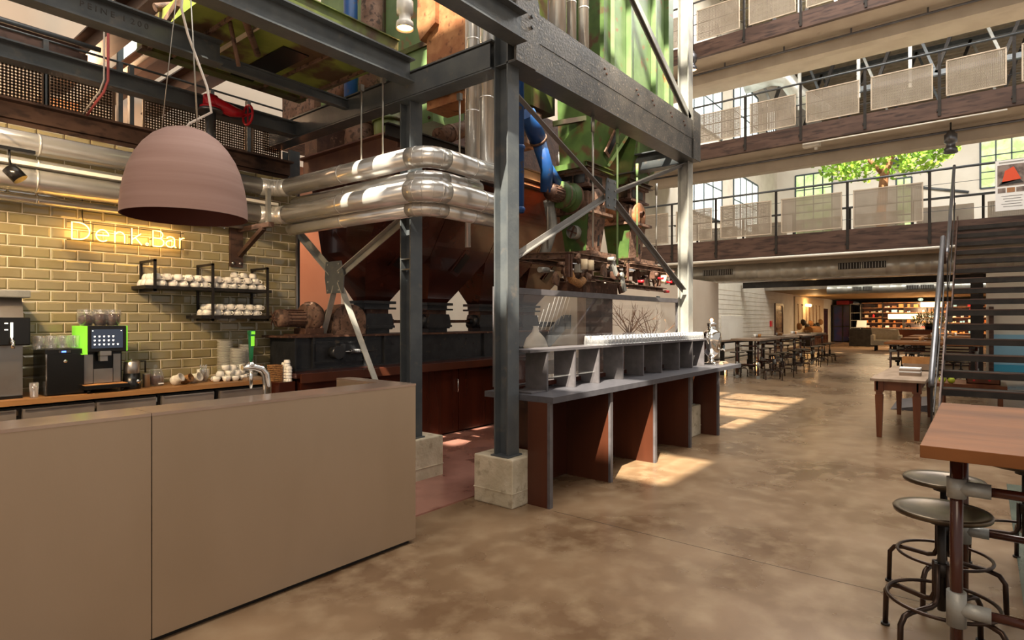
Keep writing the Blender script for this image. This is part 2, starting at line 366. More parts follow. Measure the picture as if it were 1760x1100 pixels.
# facade above the far hall, white, with windows
fw = struct('wall_facade', MB().box(33, -9, 3.25, 33.3, 8.5, 10.2), 'white_paint')
def window(i, x, y0, y1, z0, z1, nv=2, nh=3, m='sky_green', axis='x', rev=.05):
    fr = MB(); t = .07
    def B(a0, c0, a1, c1, d0, d1, mb):
        if axis == 'x': mb.box(x+d0, a0, c0, x+d1, a1, c1)
        else: mb.box(a0, x+d0, c0, a1, x+d1, c1)
    for a in (y0, y1): B(a-t/2, z0, a+t/2, z1, -rev, .02, fr)
    for c in (z0, z1): B(y0, c-t/2, y1, c+t/2, -rev, .02, fr)
    w = tag(fr.build('window_%d' % i, 'window_frame'), kind='structure')
    for k in range(1, nv):
        mb = MB(); a = y0+(y1-y0)*k/nv; B(a-.025, z0, a+.025, z1, -rev+.01, .01, mb); mb.build('mullion', 'window_frame', w)
    for k in range(1, nh):
        mb = MB(); c = z0+(z1-z0)*k/nh; B(y0, c-.02, y1, c+.02, -rev+.01, .01, mb); mb.build('glazing_bar', 'window_frame', w)
    mb = MB(); B(y0, z0, y1, z1, -.012, -.006, mb); mb.build('pane', m, w)
    return w
window(1, 33, 5.9, 7.6, 5.9, 9.0, 4, 4)
window(2, 33, -2.0, .1, 7.3, 10.1, 4, 4)
window(3, 33, 2.6, 3.2, 5.6, 8.2, 2, 3)
for i, (x0, x1, z0, z1) in enumerate(((20.5, 24.5, 9.0, 11.6), (26, 29.5, 9.2, 12.2), (20.5, 24.5, 5.6, 8.2), (26, 29.5, 5.6, 8.0), (31, 32.6, 9.5, 12.5))):
    window(4+i, 8.5, x0, x1, z0, z1, 4, 2, 'sky_glass', 'y')
window(9, 9.4, 2.97, 3.35, 4.95, 7, 1, 1, 'sky_glass', 'y')
# white door openings at the far left wall
def door(i, x0, x1, y, z1, m='cherry'):
    d = tag(MB().box(x0-.12, y-.06, 0, x0, y, z1+.12).box(x1, y-.06, 0, x1+.12, y, z1+.12).box(x0, y-.06, z1, x1, y, z1+.12).build('door_%d' % i, 'wood_red_bright'), kind='structure')
    MB().box(x0, y-.03, 0, x1, y-.01, z1).build('door_leaf', m, d); MB().box(x0+.1, y-.08, 1.0, x0+.14, y-.03, 1.15).build('door_handle', 'chrome', d)
door(1, 32.6, 33.9, 8.5, 2.3, 'wood_red'); door(2, 44.5, 45.6, 8.5, 2.2, 'wood_red')
struct('trim_wall_panel', MB().box(24.4, 8.46, .3, 27.2, 8.5, 1.72), 'white_paint')
# bricks: fine courses on the far white wall
crs = MB()
for k in range(14):
    crs.box(17.5, 8.492, .2+k*.2, 32.4, 8.4995, .212+k*.2)
struct('trim_brick_course', crs, 'soffit')
# roof: solid with open slots shaped and placed to drop the sun patches
zr = 15.0
def slot(x0, x1, y0, y1): return (x0-.8*zr, x1-.8*zr, y0-.3*zr, y1-.3*zr)
slots = [slot(5.1, 6.35, 2.3, 4.2), slot(5.1, 6.35, 5.0, 6.9), slot(8.4, 12.6, 2.72, 6.9), slot(28.6, 31.2, 2.2, 6.4)]
xs = sorted({-14, 58}.union(*[{a[0], a[1]} for a in slots])); ys = sorted({-13, 9.5}.union(*[{a[2], a[3]} for a in slots]))
rf = MB()
for i in range(len(xs)-1):
    for j in range(len(ys)-1):
        cx, cy = (xs[i]+xs[i+1])/2, (ys[j]+ys[j+1])/2
        if any(a[0] < cx < a[1] and a[2] < cy < a[3] for a in slots): continue
        rf.box(xs[i], ys[j], zr, xs[i+1], ys[j+1], zr+.06)
struct('ceiling_roof', rf, 'roof_metal')
gb = MB()
for a in slots:
    n = max(1, round((a[1]-a[0])/1.0))
    for k in range(1, n): x = a[0]+(a[1]-a[0])*k/n; gb.box(x-.05, a[2], zr-.05, x+.05, a[3], zr+.06)
    n = max(1, round((a[3]-a[2])/1.4))
    for k in range(1, n): y = a[2]+(a[3]-a[2])*k/n; gb.box(a[0], y-.07, zr-.05, a[1], y+.07, zr+.06)
struct('trim_skylight_bar', gb, 'steel_grey')
# ribs of the trapezoidal roof sheets where they show
rb = MB()
for k in range(60): x = 22+k*.45; rb.prism([(x, zr), (x+.06, zr-.07), (x+.2, zr-.07), (x+.26, zr)], 'y', -9, 8.5)
o = struct('ceiling_sheet_rib', rb, 'roof_metal')

# ------------------------------------------------------------------ steel tower frame round the machine
FX, FY = 3.835, 3.135     # centre of the front corner column
def bolt(mb, p, nrm, r=.014, h=.012):
    p = V(*p); n = V(*nrm); mb.cyl(p, p+n*h, r, 6)
def column(x, y, z0, z1, label, m='steel_dark', w=.15):
    t = thing('steel_column', label, 'column', (x, y, z0))
    b = MB(); a = w/2
    # H profile, flanges square to y
    b.box(x-a, y-a, z0+.012, x+a, y-a+.014, z1); b.build('flange', m, t)
    b = MB(); b.box(x-a, y+a-.014, z0+.012, x+a, y+a, z1); b.build('flange', m, t)
    b = MB(); b.box(x-.006, y-a+.014, z0+.012, x+.006, y+a-.014, z1); b.build('web', m, t)
    b = MB(); b.box(x-a-.02, y-a-.02, z0, x+a+.02, y+a+.02, z0+.012)
    b.build('base_plate', m, t)
    return t
def plinth(x0, y0, x1, y1, h, label):
    b = MB(); b.box(x0, y0, 0, x1, y1, h, ch=.012)
    t = tag(b.build('concrete_plinth', 'concrete'), label, 'plinth')
    b = MB(); b.box(x0-.004, y0-.004, h*.30, x1+.004, y1+.004, h*.315); b.build('casting_seam', 'concrete', t); return t
plinth(3.72, 2.98, 4.12, 3.40, .40, 'concrete block under the front corner column of the steel frame')
plinth(3.72, 4.18, 4.12, 4.60, .40, 'concrete block half hidden behind the end of the bronze bar counter')
plinth(7.45, 2.98, 7.80, 3.40, .40, 'concrete block between the last two legs of the buffet counter')
cA = column(FX, FY, .40, 9.5, 'grey steel column at the near corner of the machine frame on a concrete block')
cB = column(FX, 4.33, .40, 3.63, 'grey steel column behind the end of the bar counter with sun stripes')
cC = column(7.645, FY, .40, 9.5, 'pale grey steel column at the far end of the buffet counter', 'steel_grey')
cD = column(FX+.15, 6.72, 0, 3.63, 'dark steel column at the rear end of the tiled wall')
cE = column(7.645, 6.3, .0, 3.63, 'dark rear steel column behind the hopper row')
b = MB()
for z in (2.02, 2.12): b.box(FX-.074, 4.33-.06, z, FX-.02, 4.33+.06, z+.012)
b.build('stiffener', 'steel_dark', cB)
# main beam A-C, two stacked channels with a seam
t = thing('main_beam', 'deep double steel beam running right from the corner column, worn paint', 'beam', (3.76, 3.06, 3.67))
MB().channel((7.72, 3.03, 3.79), (3.76, 3.03, 3.79), .1, .2485, up=(0, 0, 1)).build('lower_channel', 'steel_worn', t)
MB().channel((7.72, 3.026, 4.04), (3.76, 3.026, 4.04), .1, .2485).build('upper_channel', 'steel_worn', t)
MB().box(3.76, 2.976, 3.66, 7.72, 3.2, 3.668).build('bottom_plate', 'steel_dark', t)
b = MB(); b.prism([(3.75, 3.66), (4.02, 3.66), (4.07, 3.75), (4.07, 4.2), (3.98, 4.45), (3.75, 4.45)], 'y', 2.962, 2.975); g = b.build('gusset_plate', 'steel_worn', t)
for z in (4.0, 4.09, 4.25, 4.34):
    for x in (3.79, 3.96): bb = MB(); bolt(bb, (x, 2.962, z), (0, -1, 0), .015, .014); bb.build('bolt', 'steel_dark', g)
MB().box(7.5, 2.962, 3.66, 7.74, 2.975, 4.3).build('gusset_plate', 'steel_worn', t)
for x in (5.2, 5.9, 6.3, 6.8, 7.2):
    bb = MB(); bolt(bb, (x, 2.975, 4.07), (0, -1, 0), .012, .01); bolt(bb, (x+.04, 2.975, 4.03), (0, -1, 0), .012, .01); bb.build('rivet', 'rust_dark', t)
def beam(p, q, w, h, label, m='steel_dark', name='steel_beam'):
    b = MB().ibeam(p, q, w, h); return tag(b.build(name, m), label, 'beam')
beam((3.80, 3.2, 3.76), (3.80, 6.9, 3.76), .17, .25, 'heavy steel beam running back left from the corner column over the two small columns')
bb1 = [o for o in bpy.data.objects if o.name.startswith('steel_beam')][-1]; MB().box(3.712, 3.215, 3.652, 3.722, 6.9, 3.85).build('face_plate', 'steel_dark', bb1)
beam((-4, 4.22, 3.87), (3.72, 4.22, 3.87), .16, .22, 'grey steel beam crossing above the bar and meeting the heavy beam by the rods')
beam((-4, 2.93, 3.9), (3.76, 2.93, 3.9), .15, .24, 'grey steel beam entering the corner joint from the upper left')
bp = beam((-4, 5.19, 3.85), (2.4, 5.19, 3.85), .14, .2, 'grey steel beam stamped with a rolling mark above the pendant lamp')
text_obj('rolling_mark', 'P E I N E   I  2 0 0', .062, 'black_steel', bp, (1.36, 5.115, 3.82), (PI/2, 0, 0))
beam((2.4, 5.19, 3.79), (3.74, 5.19, 3.79), .07, .1, 'thin steel beam continuing from the stamped beam under the green trough', 'steel_dark')
beam((-4, 6.2, 3.73), (3.74, 6.2, 3.73), .14, .16, 'dark steel beam in front of the brown perforated panels at left')
beam((7.645, 3.2, 3.76), (7.645, 6.4, 3.76), .17, .25, 'steel cross beam at the far end of the machine frame')
beam((4.6, 3.05, 4.1), (4.6, 5.6, 4.1), .1, .14, 'short steel cross beam behind the main beam near its corner')
beam((3.9, 4.8, 3.5), (7.6, 4.8, 3.5), .1, .14, 'dark steel beam inside the machine frame below the green silo', 'black_steel')
# braces and gussets on the front face
def xbrace(cx, cz, y, pts, label, gw, gh, m='steel_grey', plane='y', aw=.052):
    t = thing('cross_brace', label, 'brace', (cx, y, cz) if plane == 'y' else (y, cx, cz))
    def P3(a, z, o=0): return (a, y+o, z) if plane == 'y' else (y+o, a, z)
    g = MB(); u, v = gw/2, gh/2; poly = [(cx-u, cz-v), (cx+u*.8, cz-v), (cx+u, cz), (cx+u*.9, cz+v), (cx-u*.8, cz+v), (cx-u*1.1, cz)]
    if plane == 'y': g.prism(poly, 'y', y-.03, y-.018)
    else: g.prism(poly, 'x', y-.03, y-.018)
    go = g.build('gusset_plate', 'steel_dark', t)
    for i in range(4):
        for j in (-1, 1):
            for k in (-.35, .35):
                if abs(i-1.5) < 1 and k < 0 and False: continue
        zz = cz+(i-1.5)*gh*.27
        for j in (-1, 1):
            bb = MB(); p = P3(cx+j*gw*.3, zz, -.03); bolt(bb, p, (0, -1, 0) if plane == 'y' else (-1, 0, 0), .011, .01); bb.build('bolt', m, go)
    for a, z in pts:
        d = V(a-cx, z-cz); d.normalize(); MB().angle(P3(cx+d.x*gh*.25, cz+d.y*gh*.25), P3(a, z), aw, aw, up=(0, -1, 0) if plane == 'y' else (-1, 0, 0)).build('brace_arm', m, t)
    return t
xbrace(5.55, 2.88, 3.12, [(3.93, 3.50), (3.93, 2.08), (7.57, 3.62), (7.57, 1.93)], 'steel cross brace with square centre plate in front of the rusty machinery', .22, .32, 'steel_mid')
xbrace(5.70, 2.02, 3.93, [(6.55, 2.66), (4.42, 2.62), (4.86, .62), (6.05, 1.2)], 'bolted cross brace in front of the dark hoppers at left, sunlit', .34, .36, 'steel_grey', 'x', .07)
MB().angle((5.75, 3.11, 6.4), (7.62, 3.11, 4.15), .07, .07, up=(0, -1, 0)).build('upper_brace', 'steel_grey', t)
p0 = at(1075, -30, y=3.09); p1 = at(1190, 190, y=3.09)
ub = MB().channel(tuple(p0), (7.65, 3.09, 4.25), .08, .06, up=(0, -1, 0)); bpy.data.objects.remove([o for o in bpy.data.objects if o.name.startswith('upper_brace')][0])
tag(ub.build('diagonal_brace', 'steel_grey'), 'long grey diagonal brace crossing the sunlit green silo at top', 'brace')

# ------------------------------------------------------------------ galleries
def lattice(mb, o, u, v, nu, nv, w, t=.002, n=V(0, 0, 0)):   # perforated sheet: o origin, u/v edge vectors, nu x nv square holes
    u = V(*u); v = V(*v); o = V(*o); un = u.normalized(); vn = v.normalized()
    for i in range(nu+1):
        p = o+u*(i/nu); mb.add([p-un*w/2, p+un*w/2, p+un*w/2+v, p-un*w/2+v], [(0, 1, 2, 3)])
    for i in range(nv+1):
        p = o+v*(i/nv); mb.add([p-vn*w/2, p-vn*w/2+u, p+vn*w/2+u, p+vn*w/2], [(0, 1, 2, 3)])
def panel(parent, ax, c, a0, a1, z0, z1, pitch, w, m, fm=None):
    sh = MB(); du = (0, a1-a0, 0) if ax == 'x' else (a1-a0, 0, 0); o = (c, a0, z0) if ax == 'x' else (a0, c, z0)
    lattice(sh, o, du, (0, 0, z1-z0), int((a1-a0)/pitch), int((z1-z0)/pitch), w)
    p = sh.build('perforated_panel', m, parent); fr = MB(); e = .012
    for q0, q1, r0, r1 in ((a0-e, a1+e, z0-e, z0+e), (a0-e, a1+e, z1-e, z1+e), (a0-e, a0+e, z0, z1), (a1-e, a1+e, z0, z1)):
        if ax == 'x': fr.box(c-.01, q0, r0, c+.01, q1, r1)
        else: fr.box(q0, c-.01, r0, q1, c+.01, r1)
    fr.build('panel_frame', fm or m, p); return p
GX = 16.4
def gallery(n, zb, zt, zrail, posts, label, zpan, y0=-3.2, y1=8.4, depth=3.0, soff=.35, word='lower'):
    s_ = struct('floor_gallery_%d' % n, MB().box(GX+.1, y0, zb+.04, GX+depth, y1, zt-.02), 'soffit')
    if soff: struct('ceiling_downstand_%d' % n, MB().box(GX+1.0, y0, zb-soff, GX+1.3, y1, zb+.04), 'soffit')
    tag(MB().channel((GX, y0, (zb+zt)/2), (GX, y1, (zb+zt)/2), .12, zt-zb, t=.02).build('edge_beam', 'brown_steel'), label[0], 'beam')
    t = thing('balustrade', label[1], 'railing', (GX, 0, zt))
    for i, y in enumerate(posts):
        b = MB(); b.box(GX-.085, y-.03, zb+.05, GX-.065, y+.03, zrail); b.box(GX-.065, y-.025, zb+.15, GX-.055, y+.025, zb+.22); b.box(GX-.1, y+.03, zb+.15, GX-.05, y+.05, zb+.2); b.build('post', 'black_steel', t)
    for a, b_ in zip(posts[1:], posts[:-1]): panel(t, 'x', GX-.06, a+.13, b_-.13, zt+.06, zrail-.22, .032, .021, 'perf_beige')
    b = MB().tube([(GX-.08, y0, zrail+.02), (GX-.08, y1, zrail+.02)], .028, 8); b.build('handrail', 'steel_dark', t)
    for z in (zt+.25, zt+.55, zrail-.3):
        MB().tube([(GX-.03, y0, z), (GX-.03, y1, z)], .006 if z != zt+.55 else .014, 6).build('rail_wire', 'steel_dark', t)
    return t
gallery(1, 3.22, 3.75, 4.90, [8.3, 7.1, 5.81, 4.23, 2.59, .95], ('brown steel edge beam of the lowest bridge gallery', 'balustrade of beige perforated panels on the lowest bridge gallery'), 0, soff=0)
gallery(2, 6.08, 6.50, 7.56, [8.0, 6.48, 5.02, 3.64, 2.22, .77, -.51, -1.9], ('brown steel edge beam of the middle bridge gallery', 'balustrade of beige perforated panels on the middle bridge gallery'), 0)
gallery(3, 9.0, 9.42, 10.55, [8.0, 6.48, 5.05, 3.64, 2.2, .8, -.6], ('brown steel edge beam of the topmost bridge gallery', 'balustrade of beige perforated panels on the topmost bridge gallery'), 0)
# second rail at the back of the lowest gallery
t = thing('balustrade', 'rear rail of the lowest bridge gallery seen through the perforated panels', 'railing', (19.3, 0, 3.75))
for y in (7.5, 6, 4.5, 3, 1.5, 0, -1.5): MB().box(19.3, y-.03, 3.7, 19.33, y+.03, 4.75).build('post', 'black_steel', t)
MB().tube([(19.3, -3, 4.77), (19.3, 8.3, 4.77)], .025, 8).build('handrail', 'steel_dark', t)
for a in (-1.4, .1, 1.6, 3.1, 4.6, 6.1): panel(t, 'x', 19.3, a+.1, a+1.3, 3.85, 4.55, .034, .021, 'perf_beige')
# conduits and ceiling lamps under the galleries
def conduit(p, q, r, label, m='pipe_steel', n=6, brackets=0):
    t = MB().tube([p, q], r, 8); 
    for i in range(brackets):
        k = (i+.5)/brackets; c = V(*p).lerp(V(*q), k); t.box(c.x-.02, c.y-.02, c.z, c.x+.02, c.y+.02, c.z+.2)
    return tag(t.build('conduit', m), label, 'pipe')
conduit((GX-.1, -3, 3.17), (GX-.1, 8.3, 3.17), .035, 'pale pipe along the foot of the lowest gallery beam', 'white_paint')
conduit((GX+.85, -3, 5.98), (GX+.85, 8.3, 5.98), .03, 'thin conduit under the middle gallery', 'pipe_steel')
conduit((GX+.85, -3, 8.9), (GX+.85, 8.3, 8.9), .03, 'thin conduit under the topmost gallery', 'pipe_steel', brackets=7)
conduit((GX-.05, -.4, 6.02), (GX-.05, 3.6, 6.02), .018, 'pale conduit clipped below the middle gallery beam', 'white_paint')
def spotlamp(loc, label, glow=True, s=1, name='spot_lamp', m='pipe_steel'):
    t = thing(name, label, 'lamp', loc); x, y, z = loc
    MB().lathe([(.001, .34*s), (.05*s, .34*s), (.06*s, .3*s), (.085*s, .28*s), (.085*s, .16*s), (.06*s, .15*s), (.06*s, .09*s), (.085*s, .07*s), (.095*s, .0), (.088*s, .0), (.075*s, .05*s)], loc, 20).build('housing', m, t)
    MB().lathe([(.001, .035*s), (.078*s, .035*s), (.08*s, .02*s), (.001, .02*s)], loc, 20).build('bulb', 'bulb' if glow else 'chrome', t)
    MB().tube([(x, y, z+.34*s), (x, y, z+.6*s)], .012*s, 6).build('hanger', 'black_steel', t)
    return t
p = at(1634, 234, x=17.0); spotlamp((p.x, p.y, 5.42), 'grey bell shaped lamp hanging under the middle gallery', False, 1.5)
p = at(1189, 122, x=16.3); spotlamp((p.x, p.y, p.z), 'small glowing spot lamp under the topmost gallery beside the column', True, 1.6)
p = at(1408, 50, x=17); tag(MB().box(p.x-.1, p.y-.12, p.z-.1, p.x+.1, p.y+.12, p.z+.12, ch=.02).box(p.x-.03, p.y-.03, p.z+.12, p.x+.03, p.y+.03, 9.04).build('security_camera', 'white_paint'), 'small white box camera under the topmost gallery', 'camera')
p = at(1395, 249, x=16.6); tag(MB().box(p.x-.1, p.y-.2, 5.98, p.x+.1, p.y+.2, 6.1, ch=.02).cyl((p.x, p.y-.1, 5.9), (p.x, p.y-.1, 5.98), .04, 8).build('junction_box', 'white_paint'), 'white junction box under the middle gallery beam', 'box')
# spiral ducts
def spiral(p, q, r, pitch, label, m='spiral_duct', vents=()):
    P, Q = V(*p), V(*q); L = (Q-P).length; n = int(L/pitch); pts = []; rr = []
    for i in range(n):
        a, b2 = P.lerp(Q, i/n), P.lerp(Q, (i+.93)/n); c = P.lerp(Q, (i+.965)/n)
        pts += [a, b2, c]; rr += [r, r, r*1.025]
    pts.append(Q); rr.append(r)
    t = tag(MB().tube(pts, rr, 24).build('spiral_duct', m), label, 'duct')
    for y0, y1 in vents:
        for k in range(2):
            a = y0+(y1-y0)*k/2; e = y0+(y1-y0)*(k+1)/2-.03; v = MB()
            v.box(P.x-r-.01, a, P.z-.07, P.x-r+.04, e, P.z+.1); vo = v.build('air_grille', 'black_steel', t)
            for j in range(8): y = a+(e-a)*(j+.5)/8; MB().box(P.x-r-.016, y-.01, P.z-.06, P.x-r-.008, y+.01, P.z+.09).build('louvre', 'steel_grey', vo)
    return t
dz = 1.54+90/1010*15.2
spiral((17.6, -3, 2.93), (17.6, 8.4, 2.93), .24, .3, 'large spiral duct running below the lowest bridge gallery', vents=((1.9, 3.0), (5.7, 6.6)))
spiral((30.2, -3, 2.92), (30.2, 5.6, 2.92), .2, .4, 'smaller spiral duct below the edge of the far hall ceiling', vents=((1.6, 2.6), (3.8, 4.6)))
tag(MB().box(22.5, -6, 3.0, 22.9, 8.4, 3.25).box(22.4, -6, 2.96, 23, 8.4, 3.0).build('cross_beam', 'stainless'), 'bright steel clad cross beam before the far hall', 'beam')
tag(MB().ibeam((27.0, -6, 3.1), (27, 8.4, 3.1), .25, .3).build('cross_beam', 'black_steel'), 'dark cross beam between the bridge gallery and the far hall', 'beam')
# roof trusses
def truss(x, label, zl=11.6):
    t = thing('roof_truss', label, 'truss', (x, 0, zl))
    MB().box(x-.08, -9, zl-.1, x+.08, 8.4, zl+.1).build('bottom_chord', 'steel_dark', t); MB().box(x-.08, -9, 14.6, x+.08, 8.4, 14.8).build('top_chord', 'steel_dark', t)
    for i in range(9):
        y = -9+i*2.1; MB().bar((x, y, zl), (x, y+1.05, 14.7), .13, .1).build('truss_web', 'steel_dark' if i % 2 else 'steel_grey', t); MB().bar((x, y+1.05, 14.7), (x, y+2.1, zl), .16, .12).build('truss_web', 'black_steel', t)
truss(24.0, 'nearest dark roof truss seen between the two upper galleries', 11.2); truss(29.5, 'second dark roof truss behind the nearest one'); truss(35, 'third dark roof truss far behind')
for y in (1.9, 3.4, 5.3): tag(MB().bar((23.6, y, 9.3), (23.6, y, 14.5), .1, .1).build('roof_post', 'steel_grey'), 'pale post rising to the roof truss, %s' % {1.9: 'nearest the poster side', 3.4: 'in the middle', 5.3: 'nearest the white window wall'}[y], 'post')
struct('trim_wall_coping', MB().box(33.2, -9, 10.2, 33.4, 8.5, 10.35), 'steel_grey')
p = at(1372, 130, x=27)
tag(MB().tube([(27, 8.3, 12.0), (27, 7.2, 12.1), (27.1, 6.6, 11.9), (27.3, 6.2, 11.2), (28.5, 5.4, 10.6)], .35, 16).cyl((27, 7.2, 12.1), (27, 7.2, 15), .03, 6).build('air_duct', 'spiral_duct'), 'curved silver air duct below the roof behind the middle gallery', 'duct')
tag(MB().tube([(32.95, 2.8, 7.8), (32.95, .5, 7.2)], .06, 8).build('railing_pipe', 'steel_dark'), 'slanting pipe on the white facade', 'pipe')
# indoor tree on the upper floor
tp = at(1517, 322, x=25)
t = thing('indoor_tree', 'small tree with green crown standing behind the lowest bridge gallery', 'tree', (tp.x, tp.y, 3.75))
struct('floor_gallery_rear', MB().box(22.8, -4, 3.45, 28, 6, 3.72), 'soffit')
pts = [(tp.x, tp.y, 3.72), (tp.x, tp.y+.05, 5.4), (tp.x, tp.y-.05, 6.8), (tp.x+.1, tp.y-.3, 7.6), (tp.x, tp.y-.9, 8.3)]
MB().tube(pts, [.2, .17, .14, .12, .05], 10).build('trunk', 'bark', t); MB().tube([pts[2], (tp.x, tp.y+.5, 7.5), (tp.x, tp.y+1.1, 7.9)], [.1, .07, .03], 8).build('branch', 'bark', t)
lf = MB()
for i in range(1500):
    a = random.uniform(0, 2*PI); e = random.uniform(-1, 1); r = random.uniform(.3, 1)**.5
    c = V(tp.x+1.4*r*math.cos(a)*math.cos(e), tp.y+2.3*r*math.sin(a)*math.cos(e), 7.5+.95*r*math.sin(e)); s = .1
    u = V(random.gauss(0, 1), random.gauss(0, 1), random.gauss(0, 1)).normalized(); v = u.cross(V(random.gauss(0, 1), random.gauss(0, 1), 1)).normalized()
    lf.add([c-u*s, c-v*s*.7, c+u*s, c+v*s*.7], [(0, 1, 2, 3)])
o = lf.build('leaves', 'foliage', t); o['kind'] = 'stuff'
for k in range(3):
    p = at(1541+k*9.5, 283, x=32.9); tag(MB().lathe([(.04, .3), (.16, .25), (.16, 0), (.04, -.02)], (p.x-.3, p.y, p.z-.1), 12).cyl((p.x-.3, p.y, p.z+.2), (p.x, p.y, p.z+.3), .03, 6).build('wall_lantern', 'window_frame'), ['left', 'middle', 'right'][k]+' one of three lanterns on the white facade behind the tree', 'lamp', 'facade lanterns')
# poster at the stair head
t = thing('poster', 'white poster with an orange picture on the rail above the staircase', 'poster', (GX-.12, -.45, 3.86))
MB().box(GX-.13, -.72, 3.86, GX-.11, -.2, 4.93).build('sheet', 'paper', t)
MB().box(GX-.134, -.69, 4.38, GX-.13, -.235, 4.83).build('picture', 'poster_dark', t)
MB().prism([(-.62, 4.5), (-.30, 4.42), (-.36, 4.7), (-.50, 4.78)], 'x', GX-.137, GX-.133).build('picture_detail', 'poster_orange', t)
MB().prism([(-.66, 4.42), (-.25, 4.40), (-.3, 4.47), (-.6, 4.5)], 'x', GX-.137, GX-.133).build('picture_detail', 'ink', t)
for k in range(3): MB().box(GX-.134, -.67+k*.15, 4.24, GX-.13, -.54+k*.15, 4.34).build('small_picture', ['poster_dark', 'rust_bright', 'poster_dark'][k], t)
for k in range(5): MB().box(GX-.133, -.64+.02*(k % 2), 4.16-k*.055, GX-.13, -.3-.03*(k % 3), 4.168-k*.055).build('text_line', 'ink', t)
MB().box(GX-.133, -.66, 4.868, GX-.13, -.26, 4.895).build('headline', 'steel_grey', t)

# ------------------------------------------------------------------ left gallery over the tiled wall
tag(MB().ibeam((-4, 6.66, 3.32), (3.9, 6.66, 3.32), .3, .27, .02).build('edge_beam', 'brown_steel'), 'rust brown edge beam of the left gallery above the silver ducts', 'beam')
struct('floor_gallery_left', MB().box(-4, 6.6, 3.3, 3.9, 9.4, 3.44), 'brown_steel')
t = thing('balustrade', 'brown perforated balustrade of the left gallery above the bar', 'railing', (0, 6.75, 3.46))
for x0, x1 in ((-.6, .45), (.5, 1.52), (1.56, 2.18-.1), (2.35, 3.02), (3.05, 3.42), (3.5, 3.85)): panel(t, 'y', 6.75, x0, x1, 3.5, 3.86, .026, .016, 'perf_brown')
for x in (.47, 1.54, 2.14, 2.24, 3.04, 3.46): MB().box(x-.02, 6.74, 3.46, x+.02, 6.8, 4.12).build('post', 'steel_dark', t)
MB().tube([(-3, 6.77, 4.13), (3.9, 6.77, 4.13)], .012, 8).build('handrail', 'steel_dark', t)
conduit((-3, 7.2, 4.36), (2.1, 7.2, 4.36), .028, 'dark pipe above the left gallery handrail', 'steel_dark', brackets=3)
tag(MB().ibeam((-4, 7.9, 4.53), (2.1, 7.9, 4.53), .2, .2, .02).build('edge_beam', 'brown_steel'), 'brown beam under the cream wall at the upper left', 'beam')
st = thing('letter_sign', 'brown fascia with pale capital letters at the left edge above the perforated panels', 'sign', (.2, 7.6, 4.45))
MB().box(-3, 7.6, 4.22, 2.1, 7.64, 4.42).build('board', 'brown_steel', st)
text_obj('lettering', 'RSELF', .062, 'gold_text', st, (1.36, 7.595, 4.295), (PI/2, 0, 0), .004)
for i, x in enumerate((2.2, 2.75, 3.3)):
    tag(MB().ibeam((x, 5.3, 4.6), (x, 9.3, 4.6), .2, .3, .02).build('gallery_beam', 'brown_steel'), ORD[i]+' brown beam from the left running back under the upper gallery at the upper left', 'beam')
conduit((2.45, 4.4, 4.36), (2.45, 9.2, 4.36), .025, 'pale conduit beside the brown beams at the upper left', 'white_paint')
conduit((2.0, 5.5, 4.2), (3.1, 5.5, 4.75), .035, 'rusty tube crossing in front of the green trough', 'rust')
# things glimpsed in the room behind the left gallery
tag(MB().box(2.0, 9.0, 3.44, 2.4, 9.3, 4.3, ch=.03).box(2.05, 8.97, 3.6, 2.35, 9.0, 3.9).build('cabinet', 'rust_bright'), 'orange lit cabinet glimpsed between the brown perforated panels', 'cabinet')
for i, (x, z) in enumerate(((.9, 3.95), (1.5, 3.9), (.6, 4.0))): tag(MB().sphere((x, 8.9, z), .05, 10, 6).build('lamp_bulb', 'bulb'), ['middle', 'right', 'left'][i]+' glowing bulb behind the brown perforated panels', 'lamp', 'bulbs behind the left gallery')

# ------------------------------------------------------------------ bar counter
t = thing('bar_counter', 'long bar counter clad in brushed bronze metal panels in the left foreground', 'counter', (0, 3.2, 0))
MB().box(1.105, 3.07, .03, 2.76, 3.095, 1.085).build('front_panel', 'bronze', t)
MB().box(-2.6, 3.07, .03, 1.10, 3.095, 1.085).build('front_panel', 'bronze', t)
MB().box(-2.6, 3.10, 0, 2.72, 3.16, .03).build('plinth_strip', 'black_steel', t)
MB().box(1.103, 3.068, 1.085, 2.762, 3.33, 1.1).build('top_panel', 'bronze_top', t); MB().box(-2.6, 3.068, 1.085, 1.1, 3.33, 1.1).build('top_panel', 'bronze_top', t)
MB().box(2.64, 3.33, 1.085, 2.762, 3.82, 1.1).build('return_top', 'bronze_top', t)
MB().box(2.735, 3.095, .03, 2.76, 3.82, 1.085).box(2.64, 3.33, .03, 2.66, 3.82, 1.085).box(2.66, 3.8, .03, 2.735, 3.82, 1.085).build('end_panel', 'bronze', t)
MB().box(-2.6, 3.31, .03, 2.64, 3.33, 1.085).build('back_panel', 'stainless', t)
MB().box(-2.6, 3.33, .84, 2.6, 3.75, .88).build('work_surface', 'stainless', t)
